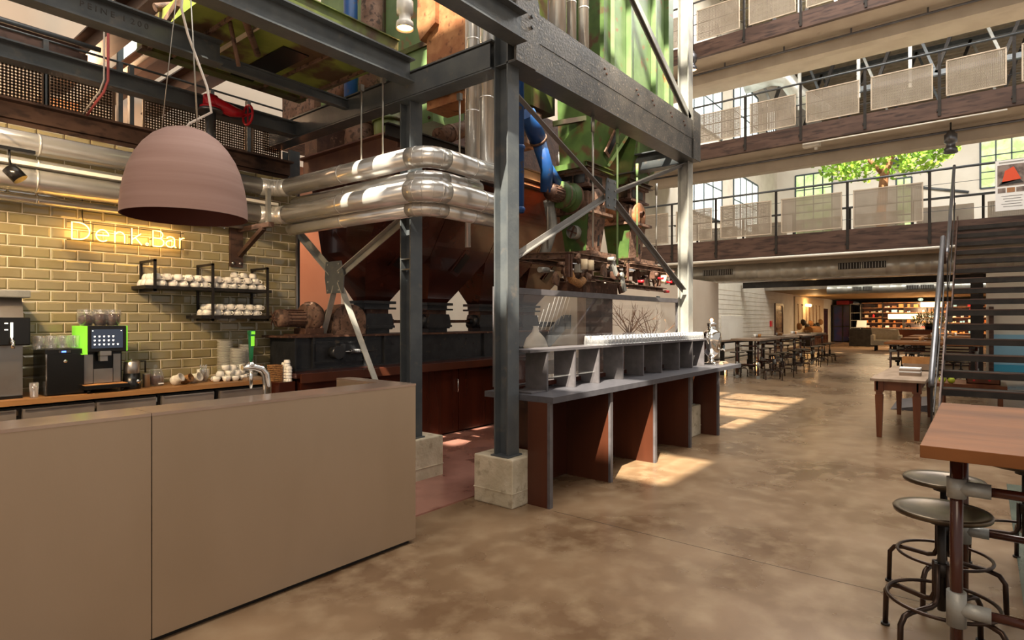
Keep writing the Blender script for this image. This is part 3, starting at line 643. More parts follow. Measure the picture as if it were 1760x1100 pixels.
# tap on the counter
tx, ty = 2.02, 3.52
tp = at(462, 676, z=1.08); tx, ty = tp.x, tp.y+.02
t = thing('beer_tap', 'chrome beer tap with a green handle rising behind the bar counter edge', 'tap', (tx, ty, 1.1))
MB().tube([(tx, ty, .88), (tx, ty, 1.12), (tx-.01, ty, 1.2), (tx-.04, ty, 1.235), (tx-.09, ty, 1.25), (tx-.16, ty, 1.25)], [.026, .026, .026, .025, .022, .018], 14).build('column', 'chrome', t)
MB().lathe([(.045, 0), (.045, .012), (.028, .03)], (tx, ty, .88), 16).build('collar', 'chrome', t)
MB().cyl((tx-.105, ty, 1.12), (tx-.105, ty, 1.24), .011, 10).build('spout', 'chrome', t)
MB().sphere((tx-.105, ty, 1.262), .024, 12, 8).build('valve', 'chrome', t)
h = MB().tube([(tx-.105, ty, 1.28), (tx-.105, ty, 1.31), (tx-.102, ty, 1.47)], [.008, .012, .021], 8).box(tx-.122, ty-.012, 1.45, tx-.082, ty+.012, 1.475).build('handle', 'beer_green', t)
MB().box(tx-.116, ty-.023, 1.38, tx-.094, ty-.02, 1.44).box(tx-.112, ty-.023, 1.452, tx-.09, ty-.0135, 1.47).build('badge', 'lime', h)

# ------------------------------------------------------------------ back counter
t = thing('oak_worktop', 'oiled oak worktop along the tiled wall behind the bar', 'worktop', (1, 6.1, .88))
for i in range(3): MB().box(-2, 5.8+i*.2, .88, 3.2, 5.998+i*.2, .921-.0006*(i % 2)).build('stave', 'oak', t)
xs_ = [(-.7, -.25), (-.21, .25), (.29, .65), (.69, 1.14), (1.18, 1.65), (1.67, 2.12), (2.17, 2.63), (2.69, 3.14)]
names = ['far left', 'left of the brewer', 'at the left picture edge', 'under the brewer', 'under the black fridge', 'under the coffee machine', 'under the coffee jar', 'under the stacked cups, rightmost']
for i, (a, b_) in enumerate(xs_):
    t = thing('bar_cabinet', 'stainless steel drawer cabinet under the oak worktop, '+names[i], 'cabinet', ((a+b_)/2, 6.1, 0), 'steel cabinets behind the bar')
    MB().box(a-.02, 5.86, .08, b_+.02, 6.38, .86).build('body', 'black_steel', t)
    for z0, z1 in ((.5, .85), (.12, .48)):
        d = MB().box(a, 5.8, z0, b_, 5.855, z1).build('drawer', 'drawer_metal', t); MB().box(a+.01, 5.79, z1-.012, b_-.01, 5.83, z1).build('drawer_lip', 'stainless', d)
    MB().box(b_+.002, 5.83, .8, b_+.018, 5.86, .84).build('lock', 'chrome', t)
# brewer at the left edge
x0, x1, y0, y1 = .95, 1.235, 5.93, 6.3
t = thing('coffee_brewer', 'tall steel filter coffee brewer with black tank at the left edge of the worktop', 'coffee machine', ((x0+x1)/2, 6.1, .921))
MB().box(x0, y0, .921, x1-.03, y1, .945).build('base', 'black_plastic', t)
MB().box(x0, y0+.05, .945, x1-.02, y1, 1.34).build('body', 'stainless', t)
MB().box(x0-.01, y0-.05, 1.34, x1+.01, y1, 1.56, ch=.01).build('tank', 'black_plastic', t)
MB().prism([(y0-.03, 1.56), (y1, 1.56), (y1, 1.72), (y0+.03, 1.72)], 'x', x0, x1-.03).build('neck', 'stainless', t)
MB().box(x0-.02, y0-.06, 1.715, x1+.01, y1, 1.775, ch=.01).build('lid', 'steel_grey', t)
MB().box(1.12, y0-.058, 1.40, 1.135, y0-.05, 1.52).build('level_gauge', 'icon', t)
MB().cyl((1.128, y0-.09, 1.36), (1.128, y0-.05, 1.40), .013, 10).cyl((1.128, y0-.09, 1.32), (1.128, y0-.09, 1.37), .012, 10).build('tap', 'chrome', t)
for z in (1.51, 1.46): MB().box(1.085, y0-.056, z, 1.105, y0-.05, z+.008).build('mark', 'icon', t)
MB().box(1.04, y0+.046, 1.14, 1.075, y0+.05, 1.165).build('yellow_label', 'orange', t)
# tall dark glasses at its foot
gm = MB().lathe([(.001, 0), (.026, 0), (.032, .11), (.030, .11), (.024, .006), (.001, .006)], (0, 0, 0), 14)
for i in range(3): gm_ = gm.build('glass_stack', 'glassware', loc=(0, 0, 0)) if i == 0 else g0.copy(); g0 = gm_ if i == 0 else g0; (i and C.objects.link(gm_)); gm_.location = (1.27+.015*i, 5.9+.07*i, .921); tag(gm_, 'small glass beside the steel brewer, %s' % ('in front', 'in the middle', 'at the back')[i], 'glass', 'glasses beside the brewer')
# milk fridge
x0, x1, y0, y1 = 1.345, 1.61, 5.9, 6.28
t = thing('milk_fridge', 'black milk fridge with blue display left of the coffee machine', 'fridge', ((x0+x1)/2, 6.1, .921))
MB().box(x0, y0+.02, .921, x1, y1, 1.3, ch=.006).build('body', 'black_plastic', t)
d = MB().box(x0+.008, y0, .93, x1-.004, y0+.02, 1.262, ch=.004).build('door', 'black_plastic', t)
MB().box(x0-.001, y0-.002, .93, x0+.008, y0+.02, 1.262).build('door_edge', 'chrome', d)
MB().lathe([(.001, 0), (.013, 0), (.013, .004), (.001, .004)], (x0+.13, y0-.004, 1.2), 14, 'y').build('badge', 'chrome', d)
MB().box(x0+.09, y0+.012, 1.27, x0+.17, y0+.0195, 1.288).build('display', 'ink', t)
MB().box(x0+.108, y0+.008, 1.273, x0+.137, y0+.012, 1.285).build('digits', 'blue_led', t)
MB().box(x0-.07, 5.95, 1.3, x1-.0, 6.28, 1.308).build('tray', 'glassware', t)
tum = MB().lathe([(.001, .008), (.026, .008), (.032, .1), (.036, .1), (.030, 0), (.001, 0)], (0, 0, 0), 16).build('tumbler', 'glassware', loc=(0, 0, 0))
k = 0
for j in range(3):
    for i in range(4):
        o = tum if k == 0 else tum.copy()
        if k: C.objects.link(o)
        o.location = (x0-.02+i*.078+.01*j, 5.985+j*.09, 1.3085); k += 1
        tag(o, 'clear tumbler on the black fridge, %s from the left in the %s row' % (ORD[i], ['front', 'middle', 'rear'][j]), 'glass', 'tumblers on the black fridge')
# coffee machine
x0, x1, y0, y1 = 1.60, 1.905, 5.92, 6.3
t = thing('coffee_machine', 'automatic coffee machine with touch screen and lime green sides', 'coffee machine', ((x0+x1)/2, 6.1, .921))
MB().box(x0+.01, y0+.02, .945, x1-.01, y1, 1.27, ch=.004).build('body', 'black_plastic', t)
MB().box(x0+.012, y0+.006, 1.0, x0+.075, y0+.02, 1.245).box(x1-.08, y0+.006, 1.0, x1-.025, y0+.02, 1.245).box(x0+.08, y0+.006, 1.0, x1-.085, y0+.02, 1.12).build('front_panel', 'stainless', t)
MB().box(x0-.01, y0-.1, .955, x1+.01, y0+.02, .99, ch=.004).build('drip_tray', 'black_plastic', t)
MB().box(x0-.008, y0-.09, .99, x1, y0+.018, .994).build('drip_grid', 'cardboard', t)
for x in (x0+.03, x1-.03):
    for y in (y0-.05, y1-.04): MB().cyl((x, y, .921), (x, y, .955), .014, 8).build('foot', 'black_plastic', t)
MB().box(x0+.02, y0-.06, 1.265, x1, y1-.1, 1.49, ch=.008).build('head', 'black_plastic', t)
sc_ = MB().box(x0+.045, y0-.064, 1.30, x1-.03, y0-.06, 1.46).build('touch_screen', 'screen', t)
for r in range(3):
    for c in range(5+(r == 0)): X = x0+.06+c*.034; Z = 1.325+r*.034; MB().prism([(X, Z+.013), (X+.003, Z), (X+.011, Z), (X+.014, Z+.013)], 'y', y0-.066, y0-.064).build('drink_icon', 'icon', sc_)
for X in (x0+.05, x1-.045): MB().box(X, y0-.066, 1.445, X+.007, y0-.064, 1.452).build('menu_icon', 'icon', sc_)
MB().box(x0-.004, y0-.05, 1.255, x0+.02, y1-.1, 1.49).box(x0-.02, y0-.055, 1.25, x0+.02, y0-.02, 1.258).build('side_light', 'lime', t)
MB().box(x1+.0, y0-.05, 1.27, x1+.012, y1-.1, 1.49).build('side_light', 'lime', t)
MB().box(x0+.1, y0-.085, 1.235, x0+.185, y0-.02, 1.275, ch=.004).box(x0+.105, y0-.07, 1.19, x0+.16, y0-.02, 1.235).build('spout', 'stainless', t)
for i, x in enumerate((x0-.02+.07, x0+.155, x0+.25)):
    h = MB().lathe([(.04, 0), (.062, .035), (.064, .135), (.06, .135), (.058, .037), (.038, .004)], (x, 6.02, 1.49), 16).build('bean_hopper', 'glassware', t)
    MB().lathe([(.001, .003), (.037, .003), (.055, .036), (.056, .10-.02*(i == 0)), (.001, .105)], (x, 6.02, 1.49), 14).build('coffee_beans', 'coffee', h)
    MB().lathe([(.063, .135), (.063, .143), (.001, .146)], (x, 6.02, 1.49), 16).build('hopper_lid', 'glassware', h)
# milk frother jug
x, y = 1.985, 5.98
t = thing('milk_frother', 'round milk frother with steel jug and black base right of the coffee machine', 'frother', (x, y, .921))
MB().lathe([(.001, 0), (.07, 0), (.073, .01), (.066, .14), (.001, .14)], (x, y, .921), 20).build('base', 'black_plastic', t)
MB().lathe([(.06, .14), (.064, .15), (.062, .24), (.05, .252), (.012, .258), (.012, .265), (.001, .266)], (x, y, .921), 20).build('jug', 'stainless', t)
MB().tube([(x+.06, y, 1.165), (x+.11, y, 1.165), (x+.11, y, 1.06)], .008, 8).build('handle', 'black_plastic', t)
MB().lathe([(.001, -.004), (.018, -.004), (.018, .01)], (x+.03, y-.07, .99), 12, 'y').build('dial', 'chrome', t)
tag(MB().lathe([(.001, 0), (.03, 0), (.03, .12), (.032, .125), (.001, .126)], (2.11, 6.0, .921), 16).build('canister', 'stainless'), 'narrow steel canister between frother and coffee jar', 'canister')
# coffee bean jar
x, y = 2.215, 6.08
t = thing('coffee_jar', 'lidded glass jar of coffee beans on the oak worktop', 'jar', (x, y, .921))
MB().lathe([(.001, 0), (.062, 0), (.07, .02), (.072, .09), (.06, .13), (.052, .14), (.05, .14), (.057, .128), (.069, .088), (.067, .022), (.001, .004)], (x, y, .921), 20).build('body', 'glassware', t)
MB().lathe([(.001, .005), (.065, .022), (.067, .085), (.001, .1)], (x, y, .921), 16).build('coffee_beans', 'coffee', t)
MB().lathe([(.056, .14), (.054, .155), (.015, .17), (.01, .175), (.02, .188), (.001, .2)], (x, y, .921), 16).build('lid', 'glassware', t)
MB().box(x-.0, y-.074, .94, x+.045, y-.066, .952).build('label_strip', 'paper', t)
# linen and paper bags
def bag(x, y, z, r, label, m, tilt):
    t = MB().lathe([(.001, 0), (r, .01), (r*1.15, .04), (r*.9, .08), (r*1.05, .105), (r*.95, .11), (r*.78, .08), (r*.3, .05), (.001, .045)], (0, 0, 0), 11)
    o = t.build('bread_bag', m, loc=(0, 0, 0)); o.location = (x, y, z+.03); o.rotation_euler = (tilt, .5, .3); return tag(o, label, 'bag')
bag(2.33, 6.0, .921, .042, 'crumpled white cloth bag right of the coffee jar', 'cloth', 1.0)
bag(2.44, 6.06, .921, .04, 'dark open bag between two pale cloth bags', 'wicker', 1.2)
bag(2.54, 6.1, .921, .045, 'pale cloth bag lying open left of the spoon glass', 'cloth', 1.2)
t = thing('spoon_glass', 'glass full of spoons beside the cloth bags', 'glass', (2.67, 6.12, .921))
MB().lathe([(.001, 0), (.03, 0), (.036, .12), (.034, .12), (.028, .006), (.001, .006)], (2.67, 6.12, .921), 16).build('cup', 'glassware', t)
for i in range(9): a = i*.7; MB().tube([(2.67+.012*math.cos(a), 6.12+.012*math.sin(a), .93), (2.67+.03*math.cos(a), 6.12+.03*math.sin(a), 1.09)], .004, 6).build('spoon', 'chrome', t)
tag(MB().box(2.73, 6.0, .921, 2.92, 6.12, .935, ch=.004).box(2.75, 6.015, .935, 2.9, 6.1, .955, ch=.008).build('serving_board', 'cherry'), 'small reddish board with folded napkins behind the cups', 'board')
# cups and plates
cup = MB().lathe([(.001, .004), (.02, .004), (.022, 0), (.026, .002), (.036, .02), (.041, .05), (.039, .05), (.033, .02), (.001, .008)], (0, 0, 0), 16).tube([(.037, 0, .042), (.055, 0, .042), (.06, 0, .03), (.052, 0, .018), (.035, 0, .016)], .004, 6).build('cup', 'porcelain', loc=(0, 0, 0))
FIRST = [True]
def put_cup(x, y, z, label, group, flip=False, rz=None, tilt=0, s=1):
    o = cup if FIRST[0] else cup.copy()
    if not FIRST[0]: C.objects.link(o)
    FIRST[0] = False; o.location = (x, y, z+(.05*s if flip else 0)); o.rotation_euler = ((PI if flip else 0)+tilt, 0, random.uniform(0, 6.28) if rz is None else rz); o.scale = (s, s, s)
    tag(o, label, 'cup', group)
G1, G2, G3 = 'cups on the upper wall shelf', 'cups on the lower wall shelf', 'cups piled on the worktop'
for lay in range(2):
    for row in range(3):
        for i in range(12 if lay == 0 else 11):
            x = 2.19+i*.098+.04*lay+random.uniform(-.006, .006)
            put_cup(x, 6.12+row*.1, 1.8655+lay*.058, 'upper shelf cup, %s from left, %s layer, %s row' % (ORD[i], ['bottom', 'top'][lay], ['front', 'middle', 'rear'][row]), G1, True, rz=-1.2+random.uniform(-.5, .5), s=1.25)
for i in (8, 9, 10): put_cup(2.2+i*.1, 6.16, 1.8655+.12, 'white cup topping the upper shelf pile, %s of three' % ['left', 'middle', 'right'][i-8], G1, True, s=1.1)
for lay in range(2):
    for row in range(2):
        for i in range(6):
            put_cup(2.71+i*.103+.03*lay, 6.13+row*.12, 1.589+lay*.057, 'lower shelf cup, %s from left, %s layer, %s row' % (ORD[i], ['bottom', 'top'][lay], ['front', 'rear'][row]), G2, True, rz=-1.2, s=1.2)
pile = [(2.73, 5.98, 0), (2.82, 5.95, 0), (2.91, 5.95, 0), (3.0, 5.97, 0), (2.78, 6.05, 0), (2.87, 6.05, 0), (2.97, 6.07, 0), (2.78, 6.0, 1), (2.87, 5.99, 1), (2.95, 6.0, 1), (2.85, 6.03, 2), (2.93, 6.04, 2), (3.02, 6.05, 1), (3.03, 6.05, 2)]
for i, (x, y, l) in enumerate(pile): put_cup(x, y, .922+l*.052, 'white cup in the %s layer of the pile before the plates, %s from front left' % (['bottom', 'middle', 'top'][l], ORD[i]), G3, l > 0 and i % 2, s=1.05)
t = thing('bowl_stack', 'short stack of white bowls left of the cup pile', 'bowls', (2.66, 6.1, .921))
for i in range(5): MB().lathe([(.001, 0), (.03, 0), (.055, .04), (.06, .055), (.056, .055), (.028, .006), (.001, .006)], (2.7, 6.2, .921+i*.016), 18).build('bowl', 'porcelain', t)
pl = MB().lathe([(.001, 0), (.04, 0), (.078, .009), (.078, .0115), (.04, .004), (.001, .004)], (0, 0, 0), 20).build('plate', 'porcelain', loc=(0, 0, 0)); fp = True
for s_i, (x, y, n, nm) in enumerate(((2.96, 6.28, 34, 'rear left'), (3.03, 6.14, 27, 'front middle'), (3.18, 6.26, 30, 'rear right'), (3.12, 6.06, 5, 'low front right'))):
    for i in range(n):
        o = pl if fp else pl.copy()
        if not fp: C.objects.link(o)
        fp = False; o.location = (x+random.uniform(-.003, .003), y+random.uniform(-.003, .003), .922+i*.0118); tag(o, 'white plate in the %s stack behind the cups, %s from the bottom' % (nm, ordw(i+1)), 'plate', 'plates of the %s stack' % nm)
tag(MB().box(2.98, 5.84, .921, 3.16, 5.98, .95, ch=.004).build('drip_block', 'pale_wood'), 'grey weathered wooden block at the right front end of the oak worktop', 'board')
# side stand with basket and paper cups
tag(MB().box(3.2, 5.62, 0, 3.38, 6.35, .9, ch=.003).build('end_cabinet', 'wood_red'), 'low dark red wooden cabinet closing the right end of the oak worktop', 'cabinet')
t = thing('wicker_basket', 'small square wicker basket beside the paper cups', 'basket', (3.26, 5.82, .9))
for i in range(9): MB().box(3.205, 5.75, .902+i*.019, 3.315, 5.87, .902+i*.019+.015, ch=.004).build('weave_row', 'wicker', t)
kk = 0
for j, (x, y, n) in enumerate(((3.345, 5.72, 7), (3.41-.045, 5.80, 6), (3.33, 5.66, 5))):
    t = thing('cup_stack', 'stack of upturned white paper cups beside the wicker basket, %s' % ('tallest', 'rear', 'front')[j], 'cups', (x, y, .9), 'paper cup stacks')
    for i in range(n): MB().lathe([(.034, 0), (.036, .004), (.028, .035), (.001, .035)], (x, y, .9+i*.031), 14).build('paper_cup', 'porcelain', t)
# wall shelf
t = thing('wall_shelf', 'black steel and dark wood wall shelf holding white cups', 'shelf', (2.75, 6.25, 1.55))
MB().box(2.12, 6.05, 1.835, 3.36, 6.41, 1.865).build('shelf_board', 'black_steel', t); MB().box(2.62, 6.05, 1.555, 3.36, 6.41, 1.588).build('shelf_board', 'black_steel', t)
def ring(x, z0, z1):
    b = MB(); w = .022
    b.box(x, 6.04, z0, x+w, 6.04+w, z1).box(x, 6.40-w, z0, x+w, 6.40, z1).box(x, 6.04, z1-w, x+w, 6.40, z1).box(x, 6.04, z0, x+w, 6.40, z0+w); b.build('frame', 'black_steel', t)
ring(2.19, 1.81, 2.11); ring(2.72, 1.53, 2.11); ring(3.30, 1.53, 2.11)
# neon sign
sg = thing('neon_sign', 'glowing orange neon lettering on the tiled wall', 'sign', (1.6, 6.33, 2.25))
SX, SZ, HC = 1.625, 2.262, .150
def stroke(pts): return [(SX+p[0]*.96, 6.31, SZ+p[1]) for p in pts]
def arc2(cx, cz, rx, rz, a0, a1, n=12): return [(cx+rx*math.cos(math.radians(a0+(a1-a0)*i/n)), cz+rz*math.sin(math.radians(a0+(a1-a0)*i/n))) for i in range(n+1)]
L_ = {'D': [[(0, 0)]+[(0, HC)]+arc2(.05, HC/2, .088, HC/2, 90, -90, 16)+[(0, 0)]],
      'e': [[(.0, .055), (.104, .055)]+arc2(.052, .053, .052, .053, 5, 315, 18)],
      'n': [[(0, 0), (0, .105)], [(0, .07)]+arc2(.042, .06, .042, .042, 160, 0, 10)+[(.084, 0)]],
      'k': [[(0, 0), (0, HC)], [(.08, .105), (0, .04)], [(.03, .065), (.088, -.002)]],
      '.': [arc2(.012, .011, .012, .011, 0, 330, 8)],
      'B': [[(0, 0), (0, HC), (.05, HC)]+arc2(.055, HC*.76, .036, HC*.24, 85, -90, 8)+[(0, HC*.52)], [(.055, HC*.52)]+arc2(.06, HC*.26, .042, HC*.26, 85, -90, 8)+[(0, 0)]],
      'a': [arc2(.045, .08, .038, .026, 160, 0, 8)+[(.083, .02), (.092, .003), (.1, .003)], arc2(.042, .035, .04, .032, 60, 350, 12)],
      'r': [[(0, 0), (0, .105)], [(0, .06)]+arc2(.04, .066, .04, .038, 170, 85, 6)]}
for ch, x in (('D', 0), ('e', .19), ('n', .345), ('k', .49), ('.', .615), ('B', .68), ('a', .80), ('r', .935)):
    b = MB()
    for st in L_[ch]: b.tube(stroke([(p[0]+x, p[1]) for p in st]), .0052, 8)
    b.build('neon_letter', 'neon', sg)
for z in (-.006, HC+.004): MB().box(SX-.03, 6.34, SZ+z-.003, SX+.95, 6.346, SZ+z+.003).build('mounting_rail', 'neon_frame', sg)
for x in (.165, .47, .655, .92): MB().box(SX+x, 6.34, SZ-.006, SX+x+.005, 6.35, SZ+HC).box(SX+x, 6.35, SZ+.07, SX+x+.005, 6.402, SZ+.075).build('mounting_post', 'neon_frame', sg)
MB().tube([(SX+.1, 6.35, SZ+HC), (SX+.1, 6.39, SZ+HC+.06), (SX+.1, 6.395, 2.5), (SX+.1, 6.395, 2.8)], .004, 6).build('cable', 'neon_frame', sg)
# small lamps of the neon glow
lamp('neon_glow', 'AREA', (2.07, 6.29, 2.34), 2.2, (1, .55, .15), size=.9, size_y=.12, direction=(0, 1, 0))
# wall bracket holding the ducts
t = thing('duct_bracket', 'rusty brown wall bracket with diagonal strut under the silver ducts', 'bracket', (3.1, 6.35, 2.12))
MB().box(3.06, 6.37, 2.12, 3.2, 6.40, 2.62).build('wall_plate', 'brown_steel', t)
MB().box(3.14, 5.72, 2.50, 3.2, 6.38, 2.55).build('arm', 'brown_steel', t)
MB().bar((3.16, 6.36, 2.25), (3.16, 5.85, 2.5), .045, .045).build('strut', 'brown_steel', t)
MB().box(3.15, 5.76, 2.55, 3.19, 5.8, 2.9).build('upright', 'steel_grey', t)
for x in (3.09, 3.17): bb = MB().lathe([(.001, -.01), (.016, -.01), (.018, 0)], (x, 6.37, 2.16), 12, 'y'); bb.build('bolt', 'chrome', t)

# ------------------------------------------------------------------ pendant lamp
px_, py_ = 1.69, 4.13
t = thing('pendant_lamp', 'big dome shaped pendant lamp in dusty pink clay hanging over the bar', 'lamp', (px_, py_, 2.2))
pf_ = [(.395, 0)]+[(.395*math.cos(a)**.8 if a < 1.5 else .004, .60*math.sin(a)) for a in [i*PI/2/16 for i in range(1, 16)]]+[(.001, .6)]
pf_ = [(.376, 0), (.374, .06), (.367, .14), (.353, .22), (.33, .31), (.297, .39), (.253, .46), (.2, .52), (.135, .565), (.07, .588), (.001, .595)]
MB().lathe(pf_, (px_, py_, 2.22), 48).build('shade', 'clay', t)
MB().lathe([(r*.975+.0002, z*.98-.0) for r, z in pf_]+[], (px_, py_, 2.22), 48).lathe([(.376, 0), (.366, 0)], (px_, py_, 2.22), 48).build('shade_inside', 'clay_inside', t)
MB().lathe([(.001, .10), (.06, .10), (.07, .16), (.05, .25), (.001, .26)], (px_, py_, 2.4), 16).build('lamp_holder', 'black_steel', t)
for a in (0.6, 2.7, 4.8): MB().tube([(px_+.14*math.cos(a), py_+.14*math.sin(a), 2.78), (px_+.03*math.cos(a), py_+.03*math.sin(a), 3.95)], .003, 5).build('suspension_wire', 'wire', t)
MB().tube([(px_, py_, 2.81), (px_+.02, py_, 2.85), (px_+.12, py_-.1, 2.93), (px_+.1, py_-.08, 3.1), (px_+.02, py_+.02, 3.45), (px_-.03, py_, 3.6), (px_, py_, 3.95)], .008, 8).build('cable', 'white_cable', t)
MB().lathe([(.001, 0), (.08, 0), (.1, .1), (.1, .2), (.001, .2)], (px_, py_, 3.92), 20).build('ceiling_cap', 'pale_wood', t)
tag(MB().tube([(px_-.02, py_-.15, 4.12), (px_-.02, py_+.12, 4.12)], .02, 8).cyl((px_, py_, 4.1), (px_, py_+.1, 4.2), .02, 8).build('lamp_hook', 'black_steel'), 'hook above the pendant lamp', 'hook')
# track spotlight at left edge
t = thing('track_spotlight', 'black track spotlight in front of the lower silver duct at the left edge', 'lamp', (1.1, 5.6, 2.65))
p = at(25, 297, y=5.6)
MB().cyl((p.x-.03, p.y, p.z+.03), (p.x+.03, p.y-.03, p.z-.05), .05, 16).build('head', 'black_plastic', t)
MB().tube([(p.x-.02, p.y, p.z+.03), (p.x-.03, p.y, p.z+.1), (p.x-.03, p.y, p.z+.16)], .008, 8).build('stem', 'black_plastic', t)
MB().box(-1, p.y-.02, p.z+.16, p.x+.12, p.y+.02, p.z+.185).build('track', 'black_plastic', t)
for a in (.3, 1.0): MB().tube([(a, p.y, p.z+.18), (a, p.y, 3.0), (a, 6.58, 3.2)], .006, 6).build('track_hanger', 'steel_grey', t)
# cables at the upper left
for i, (dx, m, nm) in enumerate(((0, 'pink_cable', 'pink cable hanging from the stamped beam down to the brown gallery beam'), (-.03, 'white_cable', 'thin pale cable beside the pink cable at the upper left'))):
    p = at(186+i*-7, 100, y=6.02); tag(MB().tube([(p.x, p.y, 5.2), (p.x, p.y, 3.9), (p.x+.005, p.y+.02, 3.66), (p.x-.015, p.y+.06, 3.56), (p.x-.05, p.y+.14, 3.48), (p.x-.02, p.y+.49, 3.45)], .011-.004*i, 8).build('hanging_cable', m), nm, 'cable')

# ------------------------------------------------------------------ silver ducts
def ducts(name, pts, r, label, seams=1.0, m='duct', bend=.22):
    P = [V(*p) for p in pts]; t = thing(name, label, 'duct', tuple(P[0])); path = []
    for i, p in enumerate(P):
        if 0 < i < len(P)-1:
            a = (P[i-1]-p).normalized(); b = (P[i+1]-p).normalized(); q = []
            for k in range(6):
                u = k/5; q.append((p+a*bend)*(1-u)**2+p*2*u*(1-u)+(p+b*bend)*u*u)
            MB().tube(q, r*1.012, 24, caps=True).build('elbow', m, t)
            for w in q[1:-1]:
                dd = (q[min(5, q.index(w)+1)]-q[q.index(w)-1]).normalized(); MB().tube([w-dd*.004, w+dd*.004], r*1.03, 24).build('elbow_seam', m, t)
    for i in range(len(P)-1):
        a, b = P[i], P[i+1]; d = (b-a).normalized(); a2 = a+d*(bend if i else 0); b2 = b-d*(bend if i < len(P)-2 else 0)
        MB().tube([a2, b2], r, 20).build('duct_run', m, t); L = (b2-a2).length; n = max(1, int(L/seams))
        for k in range(1, n+1): c = a2.lerp(b2, k/(n+1)); MB().tube([c-d*.008, c+d*.008], r*1.035, 20).build('seam_band', m, t)
    return t
ducts('silver_duct', [(-2.5, 6.16, 3.0), (3.5, 6.16, 3.0), (3.5, 3.74, 2.97), (4.4, 3.74, 2.97)], .093, 'upper wide silver duct running along the wall and turning over the bar')
ducts('silver_duct', [(-2.5, 6.12, 2.69), (3.46, 6.12, 2.69), (3.46, 3.70, 2.665), (4.6, 3.70, 2.665)], .098, 'lower wide silver duct running along the tiled wall and turning towards the corner column')
ducts('silver_duct', [(3.68, 6.1, 2.86), (3.68, 3.92, 2.84), (4.35, 3.92, 2.84)], .075, 'narrower silver duct tucked behind the upper wide duct')
ducts('silver_duct', [(3.56, 6.0, 2.55), (3.56, 3.82, 2.535), (4.5, 3.82, 2.535)], .07, 'narrower silver duct tucked below the lower wide duct')
ducts('silver_duct', [(-2.5, 6.27, 2.56), (3.3, 6.27, 2.56)], .035, 'thin copper toned pipe under the lower wide duct on the tiled wall')
ducts('silver_duct', [(-2.5, 6.22, 2.86), (3.3, 6.22, 2.86)], .03, 'thin pipe between the two wide ducts on the tiled wall')
ducts('riser_duct', [(4.32, 3.78, 3.0), (4.32, 3.78, 7.2)], .07, 'right one of two vertical silver ducts left of the corner column', .8)
ducts('riser_duct', [(4.34, 3.98, 2.9), (4.34, 3.98, 7.2)], .07, 'left one of two vertical silver ducts left of the corner column', .8)
ducts('riser_duct', [(4.5, 4.2, 2.3), (4.5, 4.2, 6.5)], .03, 'thin vertical pipe behind the two vertical ducts', 1.5)
for i, (px, r, nm) in enumerate(((957, .10, 'left'), (982, .055, 'slim middle'), (1003, .06, 'right'))):
    p = at(px, 50, y=3.55); ducts('riser_duct', [(p.x, p.y, 4.25+.05*i), (p.x, p.y, 8)], r, nm+' vertical silver duct rising in front of the green silo', .9)
tag(MB().box(-2.4, 6.02, 2.79, 3.42, 6.12, 2.80).box(-2.4, 6.02, 2.8, 3.42, 6.025, 2.82).build('cable_tray', 'white_paint'), 'pale cable tray between the wide ducts on the tiled wall', 'tray')
# threaded rods carrying the ducts
for i, (px, pyt, pyb, X, nm) in enumerate(((621, 105, 275, 3.47, 'left'), (658, 118, 262, 3.47, 'right'))):
    a = at(px, pyt, x=X); tag(MB().cyl((X, a.y, 3.03), (X, a.y, 3.76), .008, 8).box(X-.02, a.y-.02, 3.72, X+.02, a.y+.02, 3.78).build('threaded_rod', 'wire'), nm+' one of two long steel rods carrying the silver ducts', 'rod')
a = at(790, 200, x=3.95); tag(MB().cyl((3.95, a.y, 2.95), (3.95, a.y, 3.62), .008, 8).box(3.93, a.y-.02, 3.58, 3.97, a.y+.02, 3.64).build('threaded_rod', 'wire'), 'short steel rod left of the vertical silver ducts', 'rod')
# red valve on a standpipe
p = at(362, 215, y=6.03); x, y = p.x, p.y
VZ = .2; t = thing('valve', 'red valve with handwheel on a grey standpipe behind the pendant lamp', 'valve', (x, y, 3.3))
MB().cyl((x, y, 3.1), (x, y, 3.620), .05, 14).build('standpipe', 'pipe_steel', t); MB().cyl((x, y, 3.620), (x, y, 3.645), .11, 18).build('flange', 'pipe_steel', t)
MB().cyl((x, y, 3.645), (x, y, 3.670), .1, 18).tube([(x, y, 3.660), (x, y, 3.780)], .07, 14).tube([(x, y, 3.730), (x+.2, y-.02, 3.680), (x+.3, y-.03, 3.680)], [.07, .06, .04], 14).build('body', 'red_paint', t)
MB().tube([(x+.3, y-.03, 3.680), (x+.38, y-.04, 3.680)], .012, 8).tube(arc((x+.36, y-.04, 3.680), .1, 0, 2*PI*.97, 20, 'x'), .013, 8, closed=True).bar((x+.36, y-.14, 3.680), (x+.36, y+.06, 3.680), .012, .012).bar((x+.36, y-.04, 3.580), (x+.36, y-.04, 3.780), .012, .012).build('handwheel', 'red_paint', t)

